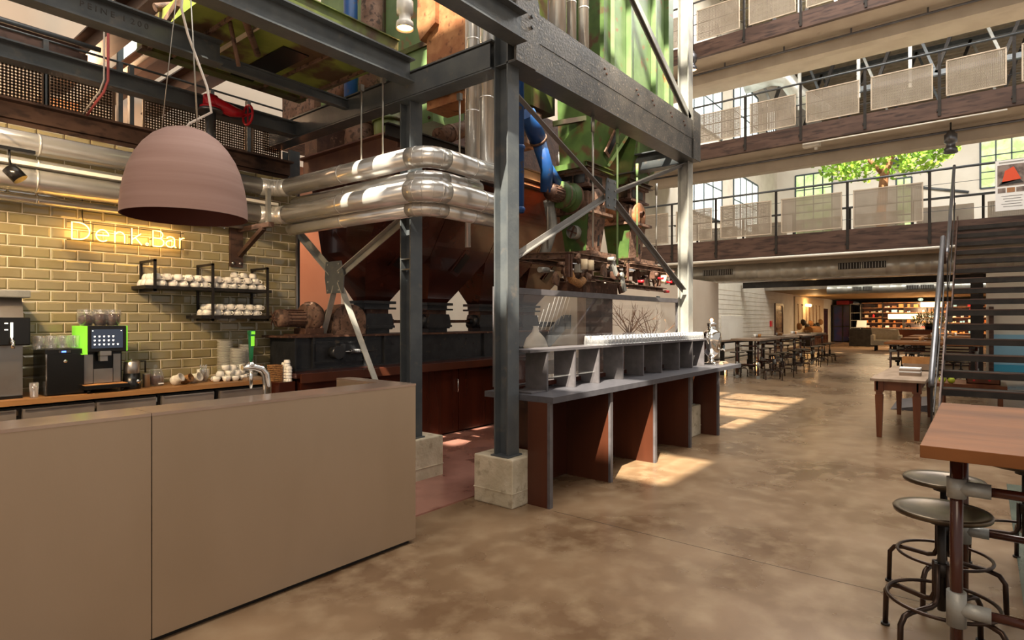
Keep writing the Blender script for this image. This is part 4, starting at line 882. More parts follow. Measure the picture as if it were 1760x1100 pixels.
# ------------------------------------------------------------------ hoppers, conveyor trough, drive
t = thing('wooden_cabinet', 'long dark red wooden cabinet with doors under the black conveyor', 'cabinet', (5.6, 5.9, 0))
MB().box(3.36, 5.56, .93, 8.3, 6.4, .98, ch=.004).build('top_board', 'wood_red', t); MB().box(3.4, 5.53, .88, 8.3, 5.56, .975).build('front_rail', 'wood_red_bright', t)
MB().box(3.42, 5.64, .012, 8.2, 6.38, .93).build('carcass', 'wood_red', t)
for i, (a, b_) in enumerate(((3.44, 3.98), (4.0, 4.88), (4.9, 5.805), (5.825, 6.75), (6.77, 7.7))):
    d = MB().box(a, 5.60, .03, b_, 5.64, .875).build('door', 'wood_red', t)
    if i in (2, 4): MB().tube([(b_-.03, 5.6, .56), (b_-.03, 5.57, .57), (b_-.03, 5.57, .73), (b_-.03, 5.6, .74)], .007, 8).build('handle', 'chrome', d)
t = thing('screw_conveyor', 'long black riveted conveyor trough under the hoppers', 'conveyor', (5.8, 6.1, .98))
MB().box(3.5, 5.86, .98, 8.3, 6.34, 1.345).build('trough', 'black_machine', t)
MB().box(3.42, 5.82, 1.345, 8.3, 6.38, 1.368).build('cover_plate', 'rust_dark', t)
MB().box(3.50, 5.82, .98, 8.3, 5.86, 1.0).build('foot_rail', 'black_machine', t)
for x in (3.50, 3.72, 4.42, 4.72, 6.6): MB().box(x, 5.825, 1.0, x+.02, 5.862, 1.345).build('rib', 'black_machine', t)
hp = MB().box(3.76, 5.845, 1.04, 4.4, 5.86, 1.3).build('hatch', 'black_machine', t)
MB().box(3.74, 5.838, 1.27, 4.42, 5.85, 1.29).box(3.74, 5.838, 1.05, 4.42, 5.85, 1.07).build('hatch_strip', 'black_machine', hp)
for i in range(9):
    for z in (1.28, 1.06): bb = MB(); bolt(bb, (3.78+i*.075, 5.838, z), (0, -1, 0), .006, .006); bb.build('rivet', 'black_machine', hp)
MB().cyl((4.0, 5.73, 1.17), (4.0, 5.85, 1.17), .075, 20).build('bearing_cap', 'black_machine', t)
MB().box(4.09, 5.80, 1.09, 4.13, 5.85, 1.26).build('lever_plate', 'black_machine', t)
MB().cyl((4.13, 5.81, 1.17), (4.6, 5.81, 1.17), .009, 8).build('spindle', 'pipe_steel', t)
sp = []; 
for i in range(90): a = i*2*PI/9; sp.append((4.2+i*.0024, 5.81+.024*math.cos(a), 1.17+.024*math.sin(a)))
MB().tube(sp, .006, 5).build('spring', 'pipe_steel', t)
for x, z in ((4.88, 1.24), (6.1, 1.27), (6.25, 1.27), (6.4, 1.2)): bb = MB(); bolt(bb, (x, 5.86, z), (0, -1, 0), .013, .012); bb.build('bolt', 'black_machine', t)
# geared motor
t = thing('geared_motor', 'rusty geared electric motor on the left end of the conveyor', 'motor', (3.7, 6.0, 1.37))
mz = 1.56
MB().lathe([(.001, -.33), (.035, -.33), (.04, -.30), (.085, -.30), (.1, -.27), (.1, -.22), (.094, -.2)], (3.68, 6.0, mz), 24, 'x').build('fan_cover', 'rust', t)
for i in range(6): a = i*PI/3; MB().bar((3.345, 6.0, mz), (3.345, 6.0+.085*math.cos(a), mz+.085*math.sin(a)), .012, .01, up=(1, 0, 0)).build('fan_blade', 'rust_dark', t)
MB().lathe([(.09, -.2), (.09, .02), (.1, .03)], (3.68, 6.0, mz), 24, 'x').build('stator', 'rust', t)
for i in range(16): a = i*2*PI/16; MB().bar((3.49, 6+.094*math.cos(a), mz+.094*math.sin(a)), (3.69, 6+.094*math.cos(a), mz+.094*math.sin(a)), .008, .012, up=(0, math.cos(a), math.sin(a))).build('cooling_fin', 'rust_dark', t)
MB().lathe([(.001, 0), (.14, 0), (.15, .02), (.15, .05), (.17, .06), (.17, .12), (.15, .16), (.12, .2), (.001, .2)], (3.71, 6.0, mz+.02), 24, 'x').build('gearbox', 'rust', t)
MB().box(3.66, 5.88, 1.38, 3.9, 6.12, 1.45, ch=.01).box(3.55, 5.86, 1.368, 4.0, 6.14, 1.385).build('foot', 'rust_dark', t)
for i in range(10): a = i*2*PI/10; bb = MB(); bolt(bb, (3.77, 6+.158*math.cos(a), mz+.02+.158*math.sin(a)), (-1, 0, 0), .011, .012); bb.build('bolt', 'rust_dark', t)
gp = [(4.02, 1.37), (4.48, 1.37), (4.48, 1.60)]+[(4.25+.23*math.cos(a), 1.56+.17*math.sin(a)) for a in [PI*k/10 for k in range(0, 11)]]+[(4.02, 1.5)]
tag(MB().prism(gp, 'y', 5.88, 6.1).build('belt_guard', 'rust'), 'rusty round topped belt guard right of the geared motor', 'guard')
# hoppers
HB = [4.22, 5.235, 6.30, 7.36]; HL = ['leftmost', 'second', 'third', 'rightmost and mostly hidden']
for i, x0 in enumerate(HB):
    x1 = HB[i+1]-.01 if i < 3 else 8.4; cx = (x0+x1)/2+.0; t = thing('hopper', 'dark oxblood steel hopper over the conveyor, '+HL[i], 'hopper', (cx, 6.1, 1.78), 'row of dark hoppers')
    b = MB(); b.frustum((x0, 5.54, x1, 6.42), 2.36, (x0, 4.9, x1, 6.68), 3.38); b.build('upper_body', 'hopper', t)
    b = MB(); b.frustum((cx-.19, 5.96, cx+.19, 6.2), 1.78, (x0, 5.54, x1, 6.42), 2.36); b.build('cone', 'hopper', t)
    # rod along a slanted seam and a sight slot on the front slope
    s0 = V(cx+.02, 5.64, 2.2); s1 = V(cx+.12, 5.5, 2.43); nrm = V(0, -.86, -.51); u = (s1-s0)
    fr = MB().bar(tuple(s0+nrm*.005-u*.15), tuple(s1+nrm*.005+u*.15), .2, .012, up=tuple(nrm)).build('slot_frame', 'hopper', t)
    MB().bar(tuple(s0+nrm*.014), tuple(s1+nrm*.014), .12, .01, up=tuple(nrm)).build('sight_slot', 'black_plastic', fr)
    MB().box(cx-.25, 5.90, 1.745, cx+.25, 6.24, 1.78).build('throat_flange', 'black_machine', t)
    MB().box(cx-.19, 5.96, 1.70, cx+.19, 6.2, 1.745).build('throat', 'black_machine', t); MB().box(cx-.25, 5.90, 1.675, cx+.25, 6.24, 1.70).build('throat_flange', 'black_machine', t)
    MB().box(cx-.17, 5.96, 1.62, cx+.17, 6.2, 1.675).build('gate', 'rust_dark', t)
for i, x0 in enumerate(HB):
    x1 = HB[i+1]-.01 if i < 3 else 8.4; cx = (x0+x1)/2
    t = thing('rotary_valve', 'black rotary valve between a hopper and the conveyor, '+HL[i], 'valve', (cx, 6.1, 1.37), 'rotary valves under the hoppers')
    MB().prism([(cx-.2, 1.42), (cx+.2, 1.42), (cx+.23, 1.46), (cx+.21, 1.57), (cx+.19, 1.62), (cx-.19, 1.62), (cx-.21, 1.57), (cx-.23, 1.46)], 'y', 5.92, 6.2).build('housing', 'black_machine', t)
    MB().box(cx-.18, 5.95, 1.368, cx+.18, 6.2, 1.42).build('base', 'black_machine', t); MB().box(cx-.23, 5.90, 1.44, cx+.23, 5.922, 1.47).build('rib', 'black_machine', t)
    MB().lathe([(.001, -.03), (.08, -.03), (.1, 0), (.1, .02)], (cx-.23, 6.05, 1.52), 18, 'x').lathe([(.04, -.1), (.04, -.03)], (cx-.23, 6.05, 1.52), 12, 'x').build('bearing', 'black_machine', t)
    if i < 3: MB().tube([(cx+.21, 6.05, 1.52), (cx+.32, 6.05, 1.52)], [.055, .035], 14).cyl((cx+.32, 6.05, 1.52), (HB[i+1]+.25, 6.05, 1.52), .022, 10).build('shaft', 'rust_dark', t)
# channel rim on the hopper tops and rusty chutes above them
tag(MB().channel((4.17, 6.8, 3.47), (4.17, 4.82, 3.47), .1, .24, .018).channel((4.14, 4.86, 3.47), (8.3, 4.86, 3.47), .1, .2, .018).build('rim_beam', 'oxide_brown'), 'red brown channel rim along the hopper tops', 'beam')
def elbow_chute(pts, r, m, label, bands=()):
    t = thing('rusty_chute', label, 'chute', pts[0]); MB().tube(pts, r, 18).build('pipe', m, t)
    for k in bands:
        a, b_ = V(*pts[k]), V(*pts[k+1]); c = a.lerp(b_, .5); d = (b_-a).normalized(); MB().tube([c-d*.02, c+d*.02], r*1.08, 18).build('band', m, t)
    return t
elbow_chute([(4.75, 6.35, 3.4), (4.75, 6.35, 3.9), (4.78, 6.3, 4.3)], .2, 'rust', 'wide rust brown chute behind the heavy beam, left of a greenish one', (1,))
elbow_chute([(4.8, 5.82, 3.4), (4.8, 5.82, 3.75), (4.8, 5.86, 4.3)], .19, 'green_dark', 'olive green rusty chute beside the small column top', (0, 1))
elbow_chute([(4.9, 5.05, 3.72), (5.3, 5.05, 3.9), (5.7, 5.05, 4.1)], .1, 'rust', 'slanting rusty pipe between the small column and the vertical ducts', (0, 1))
elbow_chute([(4.6, 4.75, 3.32), (5.2, 4.5, 3.2), (5.6, 4.4, 3.12)], .09, 'black_machine', 'dark blue black pipe lying below the slanting rusty pipe', (0,))
tag(MB().prism([(4.35, 3.6), (4.35, 4.3), (5.0, 4.3), (4.9, 3.6)], 'y', 6.72, 7.0).build('side_chute', 'rust_dark'), 'flat dark chute plate at the rear left above the hoppers', 'chute')
# ------------------------------------------------------------------ green trough underside at the upper left
t = thing('green_trough', 'big mottled green steel trough seen from below at the upper left', 'trough', (2.8, 5.2, 4.0))
MB().box(2.05, 4.42, 4.03, 3.72, 6.05, 4.2).build('trough_body', 'trough_green', t)
for x in (2.3, 2.52, 3.2, 3.62): MB().box(x, 4.42, 4.0, x+.02, 6.05, 4.03).build('rib', 'cream' if x == 2.52 else 'rust', t)
MB().box(2.8, 4.4, 4.005, 3.7, 4.56, 4.028).build('flange', 'rust', t); MB().box(2.05, 5.93, 4.0, 3.7, 6.07, 4.03).build('flange', 'green_dark', t)
MB().box(2.86, 4.95, 4.018, 3.12, 5.6, 4.0295).build('opening', 'black_plastic', t); MB().box(2.85, 5.72, 4.018, 3.08, 5.95, 4.0295).build('opening', 'black_plastic', t)
MB().bar((1.95, 4.9, 4.02), (2.1, 5.9, 4.02), .03, .06).bar((2.0, 4.45, 4.0), (3.7, 4.38, 4.0), .05, .05).build('edge_angle', 'rust', t)
MB().box(2.5, 4.36, 4.05, 3.7, 4.40, 4.2).box(2.5, 4.34, 4.2, 3.7, 4.42, 4.21).build('side_flange', 'green_dark', t)
conduit((2.2, 4.45, 3.98), (2.75, 5.2, 3.98), .03, 'rusty bar crossing below the green trough', 'rust')
conduit((2.35, 4.9, 4.03), (2.45, 4.95, 3.7), .018, 'short rusty bar hanging below the green trough', 'rust')
tag(MB().tube([(2.46, 5.2, 4.66), (2.47, 5.6, 4.58), (2.5, 6.0, 4.62)], .1, 16).build('flexible_hose', 'graphite'), 'dark ribbed hose end above the green trough', 'hose')
# machines above the heavy beam
t = thing('green_casing', 'pale green bolted machine casing above the heavy beam', 'machine', (5.3, 6.4, 4.0))
MB().box(5.05, 5.3, 4.0, 5.6, 7.7, 6.6).build('casing', 'green_pale', t)
for z in (4.05, 4.25, 4.45, 4.65, 4.85, 5.1):
    for x in (5.045,): bb = MB(); bolt(bb, (x, 5.36, z), (-1, 0, 0), .02, .015); bb.build('bolt', 'rust_dark', t)
MB().box(5.02, 5.3, 4.95, 5.05, 7.7, 5.02).box(5.02, 6.2, 4.1, 5.05, 6.24, 6.4).build('stiffener', 'green_dark', t)
MB().lathe([(.001, -.06), (.26, -.06), (.28, 0), (.28, .03)], (5.05, 6.05, 4.45), 24, 'x').build('round_cover', 'green_pale', t)
MB().lathe([(.001, -.16), (.28, -.16), (.3, -.1), (.3, 0)], (5.05, 7.1, 5.0), 24, 'x').build('fan_housing', 'rust', t)
MB().box(4.95, 7.72, 4.2, 5.6, 8.6, 6).build('rear_casing', 'rust', t)
elbow_chute([(4.55, 5.9, 4.34), (4.55, 5.88, 4.8), (4.55, 5.8, 6.4)], .13, 'rust', 'vertical rust brown pipe above the green trough')
elbow_chute([(4.75, 6.55, 4.35), (4.75, 6.55, 5.2), (4.7, 6.5, 6.3)], .09, 'blue_paint', 'dark blue pipe behind the rust brown pipe at the top')
t = thing('orange_casing', 'orange rusty steel box chute left of the vertical silver ducts', 'chute', (4.55, 4.15, 3.9))
MB().prism([(4.12, 3.95), (4.6, 3.95), (4.6, 5.8), (4.05, 5.8)], 'x', 4.72, 4.9); o = MB().box(4.62, 4.36, 3.93, 4.95, 4.95, 6.3).build('box', 'rust_bright', t)
MB().prism([(4.75, 4.85), (5.0, 4.72), (5.05, 4.9), (5.02, 5.8), (4.75, 5.9)], 'x', 4.56, 4.66).build('flap', 'rust_bright', t)
MB().box(4.64, 4.27, 4.12, 4.9, 4.36, 4.6).build('hatch', 'rust', t)
p = at(696, 50, x=3.75); spotlamp((p.x, p.y, p.z), 'white industrial spotlight with glowing bulb at the top centre', True, .93, 'industrial_lamp', 'lamp_white')
lamp('lamp_glow', 'SPOT', (p.x, p.y, p.z-.02), 12, (1, .72, .4), direction=(0, 0, -1), size=.05, spot=80)
# ------------------------------------------------------------------ green silo
t = thing('green_silo', 'tall green ribbed silo lit by the sun behind the main beam', 'silo', (7.5, 4.0, 3.6))
MB().box(6.45, 3.7, 4.3, 8.52, 4.4, 9).build('body', 'green_paint', t)
for x0, x1 in ((6.62, 6.98), (7.02, 7.72), (7.76, 8.16), (8.2, 8.5)): MB().prism([(x0, 3.7), (x0+.03, 3.66), (x1-.03, 3.66), (x1, 3.7)], 'z', 4.32, 9).build('side_panel', 'green_pale', t)
for x in (7.0, 7.74, 8.18): MB().box(x-.016, 3.6, 4.31, x+.016, 3.7, 9).build('rib', 'green_pale', t)
MB().box(6.4, 3.62, 4.25, 8.56, 3.72, 4.31).build('base_angle', 'rust_bright', t)
for (a, b_, c, d, nm) in ((6.45, 7.42, 6.47, 6.93, 0), (7.42, 8.5, 7.63, 8.18, 1)):
    MB().frustum((c, 3.95, d, 4.38), 3.56, (a, 3.7, b_, 4.4), 4.3).build('funnel', 'green_paint', t)
    cx = (c+d)/2+.12; s0 = V(cx, 3.865, 3.75); s1 = V(cx+.12, 3.785, 4.05); nr = V(0, -.95, -.32); u = s1-s0
    fr = MB().bar(tuple(s0+nr*.01-u*.12), tuple(s1+nr*.01+u*.12), .15, .02, up=tuple(nr)).build('slot_frame', 'rust', t); MB().bar(tuple(s0+nr*.022), tuple(s1+nr*.022), .09, .01, up=tuple(nr)).build('sight_slot', 'black_plastic', fr)
    MB().bar((a+.08 if nm else b_-.1, 3.74, 4.2), ((c+d)/2-.12 if nm else d+.02, 3.93, 3.6), .04, .04).build('seam_strip', 'green_pale', t)
MB().bar((6.2, 4.3, 4.05), (6.75, 3.66, 4.2), .06, .06).build('stay', 'green_dark', t)
p = at(928, 40, y=4.6)
tag(MB().box(p.x-.2, 4.6, 4.35, p.x+.35, 5.2, 8).build('rear_silo', 'green_dark'), 'darker green silo part behind the vertical ducts, right of the corner column', 'silo')
tag(MB().box(6.05, 4.62, 3.85, 6.4, 5.2, 4.3).box(5.6, 4.5, 3.78, 6.4, 4.62, 3.85).build('rear_box', 'rust'), 'rusty box below the darker green silo part', 'box')
tag(MB().box(5.65, 5.66, 3.6, 9.2, 5.74, 4.9).box(5.65, 5.6, 3.6, 9.2, 5.66, 3.66).build('filler', 'rust_dark'), 'dark rusty bulkhead plate behind the green silo above the hoppers', 'plate')  # added dark sheet hiding the cream wall, stands in for machinery
# ------------------------------------------------------------------ dosing machines
def dosing(x0, x1, y0, y1, label, motor):
    t = thing('dosing_machine', label, 'machine', ((x0+x1)/2, (y0+y1)/2, 2.4)); cx, cy = (x0+x1)/2, (y0+y1)/2
    MB().channel((x0-.12, y0-.04, 3.52), (x1+.12, y0-.04, 3.52), .05, .07).build('flange_beam', 'green_dark', t); MB().channel((x0-.08, y0-.05, 3.52), (x0-.08, y1+.05, 3.52), .05, .07).build('flange_beam', 'green_paint', t)
    MB().box(x0-.05, y0-.03, 3.45, x1+.05, y1+.03, 3.49).build('top_plate', 'rust', t)
    MB().box(x0, y0, 3.28, x1, y1, 3.45).build('slot_box', 'rust', t)
    MB().box(x0-.006, y0+.04, 3.31, x0, y1-.22, 3.42).box(x0-.006, y1-.2, 3.31, x0, y1-.04, 3.42).box(x0+.06, y0-.006, 3.31, x1-.1, y0, 3.42).build('slot', 'black_plastic', t)
    MB().box(x0-.03, y0-.04, 3.25, x1+.04, y1+.04, 3.28).build('mid_plate', 'rust_dark', t)
    MB().lathe([(.001, 0), (.17, 0), (.17, x1-x0+.02), (.001, x1-x0+.02)], (x0-.01, cy, 3.1), 24, 'x').build('barrel', 'rust', t)
    MB().box(x0, y0, 2.95, x1, y1, 3.2).build('barrel_house', 'rust', t)
    MB().lathe([(.001, -.03), (.1, -.03), (.17, -.02), (.19, 0), (.19, .02)], (cx, y0-.02, 3.08), 24, 'y').build('end_cover', 'rust' if motor else 'rust_bright', t)
    MB().lathe([(.045, -.07), (.05, -.02)], (cx, y0-.02, 3.08), 14, 'y').build('bearing', 'rust_dark', t)
    MB().box(x0-.06, y0-.07, 2.915, x1+.08, y1+.05, 2.95).build('lower_flange', 'rust', t)
    MB().frustum((x0+.05, y0+.06, x1-.05, y1-.06), 2.42, (x0, y0, x1, y1), 2.915).build('chute', 'green_paint', t)
    MB().frustum((x0+.06, y0+.052, x1-.06, y0+.058), 2.42, (x0+.015, y0-.008, x1-.015, y0-.002), 2.9).build('worn_front', 'rust', t)
    MB().box(x1-.16, y0+.02, 2.52, x1-.13, y0+.05, 2.66).build('sight_slot', 'black_plastic', t)
    MB().box(x0-.1, y0-.1, 2.38, x1+.1, y1+.1, 2.42).box(x0-.14, y0-.14, 2.345, x1+.14, y1+.14, 2.37).build('foot_flange', 'rust', t)
    if motor:
        MB().lathe([(.001, -.62), (.03, -.62), (.035, -.57), (.05, -.57), (.06, -.55), (.09, -.54), (.1, -.52), (.1, -.32)], (x0, cy, 3.12), 20, 'x').build('motor_body', 'rust_dark', t)
        for i in range(18): a = i*2*PI/18; MB().bar((x0-.52, cy+.1*math.cos(a), 3.12+.1*math.sin(a)), (x0-.34, cy+.1*math.cos(a), 3.12+.1*math.sin(a)), .008, .014, up=(0, math.cos(a), math.sin(a))).build('cooling_fin', 'rust', t)
        MB().lathe([(.09, -.32), (.17, -.31), (.17, -.27), (.12, -.26), (.12, -.22), (.16, -.21), (.16, -.17), (.13, -.16), (.13, -.1), (.19, -.09), (.19, -.04), (.16, -.03), (.16, 0)], (x0, cy, 3.12), 24, 'x').build('gear_housing', 'green_paint', t)
        MB().lathe([(.192, -.085), (.195, -.065), (.192, -.045)], (x0, cy, 3.12), 24, 'x').lathe([(.172, -.30), (.174, -.28)], (x0, cy, 3.12), 24, 'x').build('gear_ring', 'rust', t)
        MB().lathe([(.085, -.12), (.09, -.1), (.09, 0)], (x0+.05, cy-.02, 2.68), 20, 'x').lathe([(.001, -.06), (.085, -.06)], (x0+.05, cy-.02, 2.68), 20, 'x').build('flow_sensor', 'steel_grey', t)
        for i in range(4): a = i*PI/2+.4; MB().bar((x0-.06, cy-.02, 2.68), (x0-.06, cy-.02+.08*math.cos(a), 2.68+.08*math.sin(a)), .018, .014, up=(1, 0, 0)).build('sensor_spoke', 'rust_dark', t)
    else:
        MB().lathe([(.12, 0), (.15, .02), (.15, .06), (.11, .08), (.11, .14), (.07, .16), (.07, .24), (.001, .25)], (x1, cy, 3.05), 20, 'x').build('side_motor', 'green_dark', t)
    return t
dosing(6.47, 6.93, 3.95, 4.38, 'left green and rusty dosing machine with a motor under the silo', True)
dosing(7.63, 8.12, 3.95, 4.38, 'right green and rusty dosing machine under the silo', False)
# sluice gate assembly below
t = thing('gate_assembly', 'rusty frame of gates, cylinders and levers hanging below the dosing machines', 'machine', (7.2, 4.1, 2.0))
for (p, q, w, h) in (((5.75, 4.55, 2.305), (8.6, 4.55, 2.305), .08, .06), ((5.9, 3.82, 2.31), (7.15, 3.82, 2.31), .06, .07), ((7.35, 3.80, 2.29), (8.75, 3.80, 2.29), .06, .07), ((5.8, 4.6, 2.34), (5.9, 3.8, 2.31), .06, .08), ((7.2, 3.8, 2.3), (7.2, 4.6, 2.3), .07, .07), ((8.7, 3.8, 2.28), (8.6, 4.6, 2.28), .06, .07),
                     ((6.3, 3.78, 2.06), (7.3, 3.78, 2.05), .08, .06), ((7.15, 3.75, 2.0), (8.35, 3.75, 1.99), .07, .06), ((6.3, 4.3, 2.06), (7.3, 4.3, 2.05), .08, .05)):
    MB().channel(p, q, w, h, .01).build('frame_bar', 'rust', t)
for x in (5.8, 5.86, 6.32, 7.28, 8.3): MB().box(x, 3.8, 2.05, x+.03, 3.85, 2.32).build('frame_post', 'rust_dark', t)
random.seed(11)
for i in range(46):
    x = 5.95+i*.06+random.uniform(-.03, .03); z = random.uniform(2.03, 2.26); y = random.uniform(3.70, 4.3); m = random.choice(['rust', 'rust_dark', 'green_dark', 'steel_grey', 'rust'])
    k = i % 4
    if k == 0: MB().cyl((x-.1, y, z), (x+.12, y+.03, z+.01), .035, 12).cyl((x+.12, y, z), (x+.2, y, z), .012, 8).build('cylinder', m, t)
    elif k == 1: MB().bar((x, y, z+.1), (x+.08, y-.02, z-.13), .03, .05).cyl((x-.01, y-.04, z+.08), (x-.01, y+.05, z+.08), .03, 10).build('lever', m, t)
    elif k == 2: MB().box(x-.05, y-.03, z-.06, x+.05, y+.05, z+.05, ch=.008).lathe([(.001, -.03), (.03, -.03), (.035, 0)], (x, y-.03, z), 12, 'y').build('valve_block', m, t)
    else: MB().prism([(x-.06, z-.05), (x+.05, z-.08), (x+.07, z+.02), (x, z+.1), (x-.05, z+.06)], 'y', y, y+.03).build('linkage_plate', m, t)
for x, z in ((7.55, 2.08), (8.4, 1.97), (8.2, 2.16), (8.5, 2.12)): MB().cyl((x, 3.70, z), (x, 3.78, z), .02, 10).build('push_button', 'red', t)
for x, z in ((6.05, 2.2), (6.2, 2.2), (8.3, 2.14), (8.62, 2.13)): MB().cyl((x, 3.74, z-.05), (x, 3.74, z+.07), .04, 12).build('solenoid', 'rust_dark' if x > 8.5 else 'sofa', t)
MB().tube([(5.95, 3.9, 2.15), (5.97, 3.86, 2.02), (6.1, 3.84, 1.98), (6.2, 3.85, 2.03)], .05, 12).build('duct_stub', 'wicker', t)
MB().box(6.45, 4.0, 1.86, 7.35, 4.4, 2.04).build('lower_chute', 'rust_dark', t); MB().box(7.0, 4.05, 1.0, 7.3, 4.3, 1.86).build('down_pipe', 'brown_steel', t)
for i, (px, y, m, nm) in enumerate(((941, 4.3, 'wire', 'leftmost, beside the blue pipe'), (1019, 3.17, 'wire', 'in front of the green funnel'), (1061, 3.17, 'green_pale', 'green painted, behind the brace plate'), (1095, 3.7, 'green_pale', 'yellowish, right of the brace plate'), (1128, 4.0, 'wire', 'rightmost, near the far column'))):
    a = at(px, 300, y=y); zb = {0: 2.4, 1: 2.3, 2: 2.15, 3: 2.4, 4: 2.3}[i]
    tag(MB().cyl((a.x, a.y, zb), (a.x, a.y, 3.68), .012, 8).cyl((a.x, a.y, 3.5), (a.x, a.y, 3.68), .02, 8).build('hanger_rod', m), 'long vertical hanger rod, '+nm, 'rod')
# blue pipes
t = thing('blue_pipe', 'vertical blue pipe just right of the corner column', 'pipe', (5.15, 4.0, 2.6)); a = at(893, 300, y=3.98)
MB().cyl((a.x, a.y, 2.72), (a.x, a.y, 8), .05, 16).build('pipe', 'blue_paint', t)
for z in (3.42, 2.74): MB().lathe([(.056, 0), (.062, .01), (.062, .03), (.056, .04)], (a.x, a.y, z), 16).build('collar', 'blue_paint', t)
a = at(905, 195, y=4.1); b1 = at(925, 240, y=4.15); b2 = at(950, 300, y=4.2); b3 = at(938, 330, y=4.2); b4 = at(960, 316, y=4.2)
t = thing('blue_chute', 'slanting forked blue chute right of the corner column', 'chute', tuple(a))
MB().tube([a, b1], .105, 16).build('chute_pipe', 'blue_paint', t); MB().tube([b1, at(940, 290, y=4.15), b3], [.09, .08, .07], 16).build('chute_pipe', 'blue_paint', t); MB().tube([at(935, 275, y=4.25), b4], .06, 16).build('chute_pipe', 'blue_paint', t)
d = (b1-a).normalized(); MB().tube([b1-d*.015, b1+d*.015], .112, 16).build('joint_ring', 'rust', t); MB().tube([at(943, 345, y=4.3), at(950, 390, y=4.35), at(935, 440, y=4.35)], .07, 12).build('grey_pipe', 'steel_grey', t)
p = at(965, 300, y=4.5); spotlamp((p.x, p.y, p.z), 'spotlight with glowing orange bulb left of the green funnel', True, .9, 'industrial_lamp', 'lamp_white')
lamp('lamp_glow', 'POINT', (p.x, p.y-.05, p.z-.08), 14, (1, .5, .2), size=.04)

# ------------------------------------------------------------------ buffet counter
t = thing('buffet_counter', 'long buffet counter with dark grey top and red brown wooden leg panels', 'counter', (6.2, 3.0, 0))
MB().prism([(3.925, 2.72), (8.66, 2.72), (8.66, 3.46), (7.76, 3.46), (7.76, 3.03), (7.54, 3.03), (7.54, 3.46), (3.925, 3.46)], 'z', .86, .91).build('counter_top', 'linoleum', t)
MB().box(4.15, 3.24, .012, 7.43, 3.27, .86).build('back_board', 'wood_red', t)
for x in (3.92, 4.92, 5.89, 6.86, 7.82):
    lg = MB().box(x, 2.775, 0.0, x+.045, 2.975 if x < 4 else 3.24, .86).build('leg_panel', 'wood_red_bright', t); MB().box(x, 2.75, 0.0, x+.045, 2.775, .86).build('metal_edge', 'graphite', lg)
for x in (4.15, 5.02): MB().box(x, 3.15, .012, x+.03, 3.24, .86).build('rear_stile', 'wood_red', t)
MB().box(3.93, 3.24, .91, 7.54, 3.30, .945).build('rear_ledge', 'wood_red', t)
t = thing('buffet_shelf', 'low grey open shelf unit standing on the buffet counter', 'shelf', (6.0, 3.1, .91))
MB().prism([(3.96, 2.98), (8.02, 2.98), (8.02, 3.225), (7.75, 3.225), (7.75, 3.04), (7.54, 3.04), (7.54, 3.225), (3.96, 3.225)], 'z', 1.262, 1.285).build('top_board', 'graphite', t)
for i, x in enumerate((4.21, 4.66, 5.10, 5.6, 6.08, 6.56, 7.08, 7.5, 7.92)): MB().box(x, 2.985, .911, x+.022, 3.22, 1.262).build('upright', 'graphite', t)
MB().box(3.99, 2.99, .911, 4.21, 3.22, .925).build('foot_board', 'graphite', t)
for z in (1.02,): MB().box(4.235, 3.03, z, 5.095, 3.2, z+.008).build('glass_shelf', 'glassware', t)
MB().box(4.24, 3.19, .93, 7.49, 3.21, .97).build('rear_rail', 'wood_red', t)
# upturned glasses on the shelf
gl = MB().lathe([(.028, .085), (.001, .085)], (0, 0, 0), 12).lathe([(.036, 0), (.037, .02), (.028, .09), (.026, .085), (.034, .02), (.034, 0), (.036, 0)], (0, 0, 0), 12).build('drinking_glass', 'glassware', loc=(0, 0, 0)); k = 0
N_ = 36
for j in range(3):
    for i in range(N_):
        o = gl if k == 0 else gl.copy()
        if k: C.objects.link(o)
        k += 1; o.location = (5.20+i*.0775, 3.02+j*.078, 1.2855); o.rotation_euler = (0, 0, random.random())
        pos = ordw(i+1)+' from the left'
        tag(o, 'upturned glass on the buffet shelf, %s row, %s' % (['front', 'middle', 'rear'][j], pos), 'glass', 'upturned glasses on the buffet shelf')
# glass screen in a dark frame
t = thing('glass_screen', 'big framed glass screen between the corner column and the far column', 'screen', (5.8, 3.27, .95))
MB().box(3.93, 3.31, 1.78, 7.9, 3.37, 1.835).build('top_rail', 'graphite', t); MB().box(3.93, 3.31, .95, 3.97, 3.37, 1.78).box(7.86, 3.31, .95, 7.9, 3.37, 1.78).build('side_rail', 'graphite', t)
MB().box(3.97, 3.31, .912, 7.86, 3.37, .95).build('bottom_rail', 'graphite', t); MB().box(3.97, 3.33, .95, 7.86, 3.338, 1.78).build('pane', 'pane_glass', t)
MB().box(4.0, 3.322, .96, 4.012, 3.33, 1.76).build('glass_edge', 'sofa', t)
# samovar
x, y, z = 8.2, 2.98, .911
t = thing('samovar', 'ornate silver samovar on the far end of the buffet counter', 'samovar', (x, y, z))
MB().box(x-.09, y-.09, z, x+.09, y+.09, z+.03, ch=.006).lathe([(.07, .03), (.035, .06), (.03, .1), (.06, .13)], (x, y, z), 20).build('foot', 'chrome', t)
MB().lathe([(.06, .13), (.1, .17), (.12, .25), (.13, .36), (.125, .45), (.09, .48), (.06, .5), (.06, .56), (.075, .58), (.03, .6), (.001, .61)], (x, y, z), 24).build('body', 'chrome', t)
MB().tube([(x, y-.11, z+.22), (x, y-.17, z+.22), (x, y-.19, z+.2)], .012, 8).box(x-.025, y-.175, z+.23, x+.025, y-.165, z+.28).build('tap', 'chrome', t)
for s in (-1, 1): MB().tube([(x+s*.12, y, z+.40), (x+s*.18, y, z+.43), (x+s*.18, y, z+.36), (x+s*.125, y, z+.3)], .01, 8).build('handle', 'chrome', t)
MB().sphere((x, y, z+.63), .022, 10, 6).build('finial', 'bulb', t)
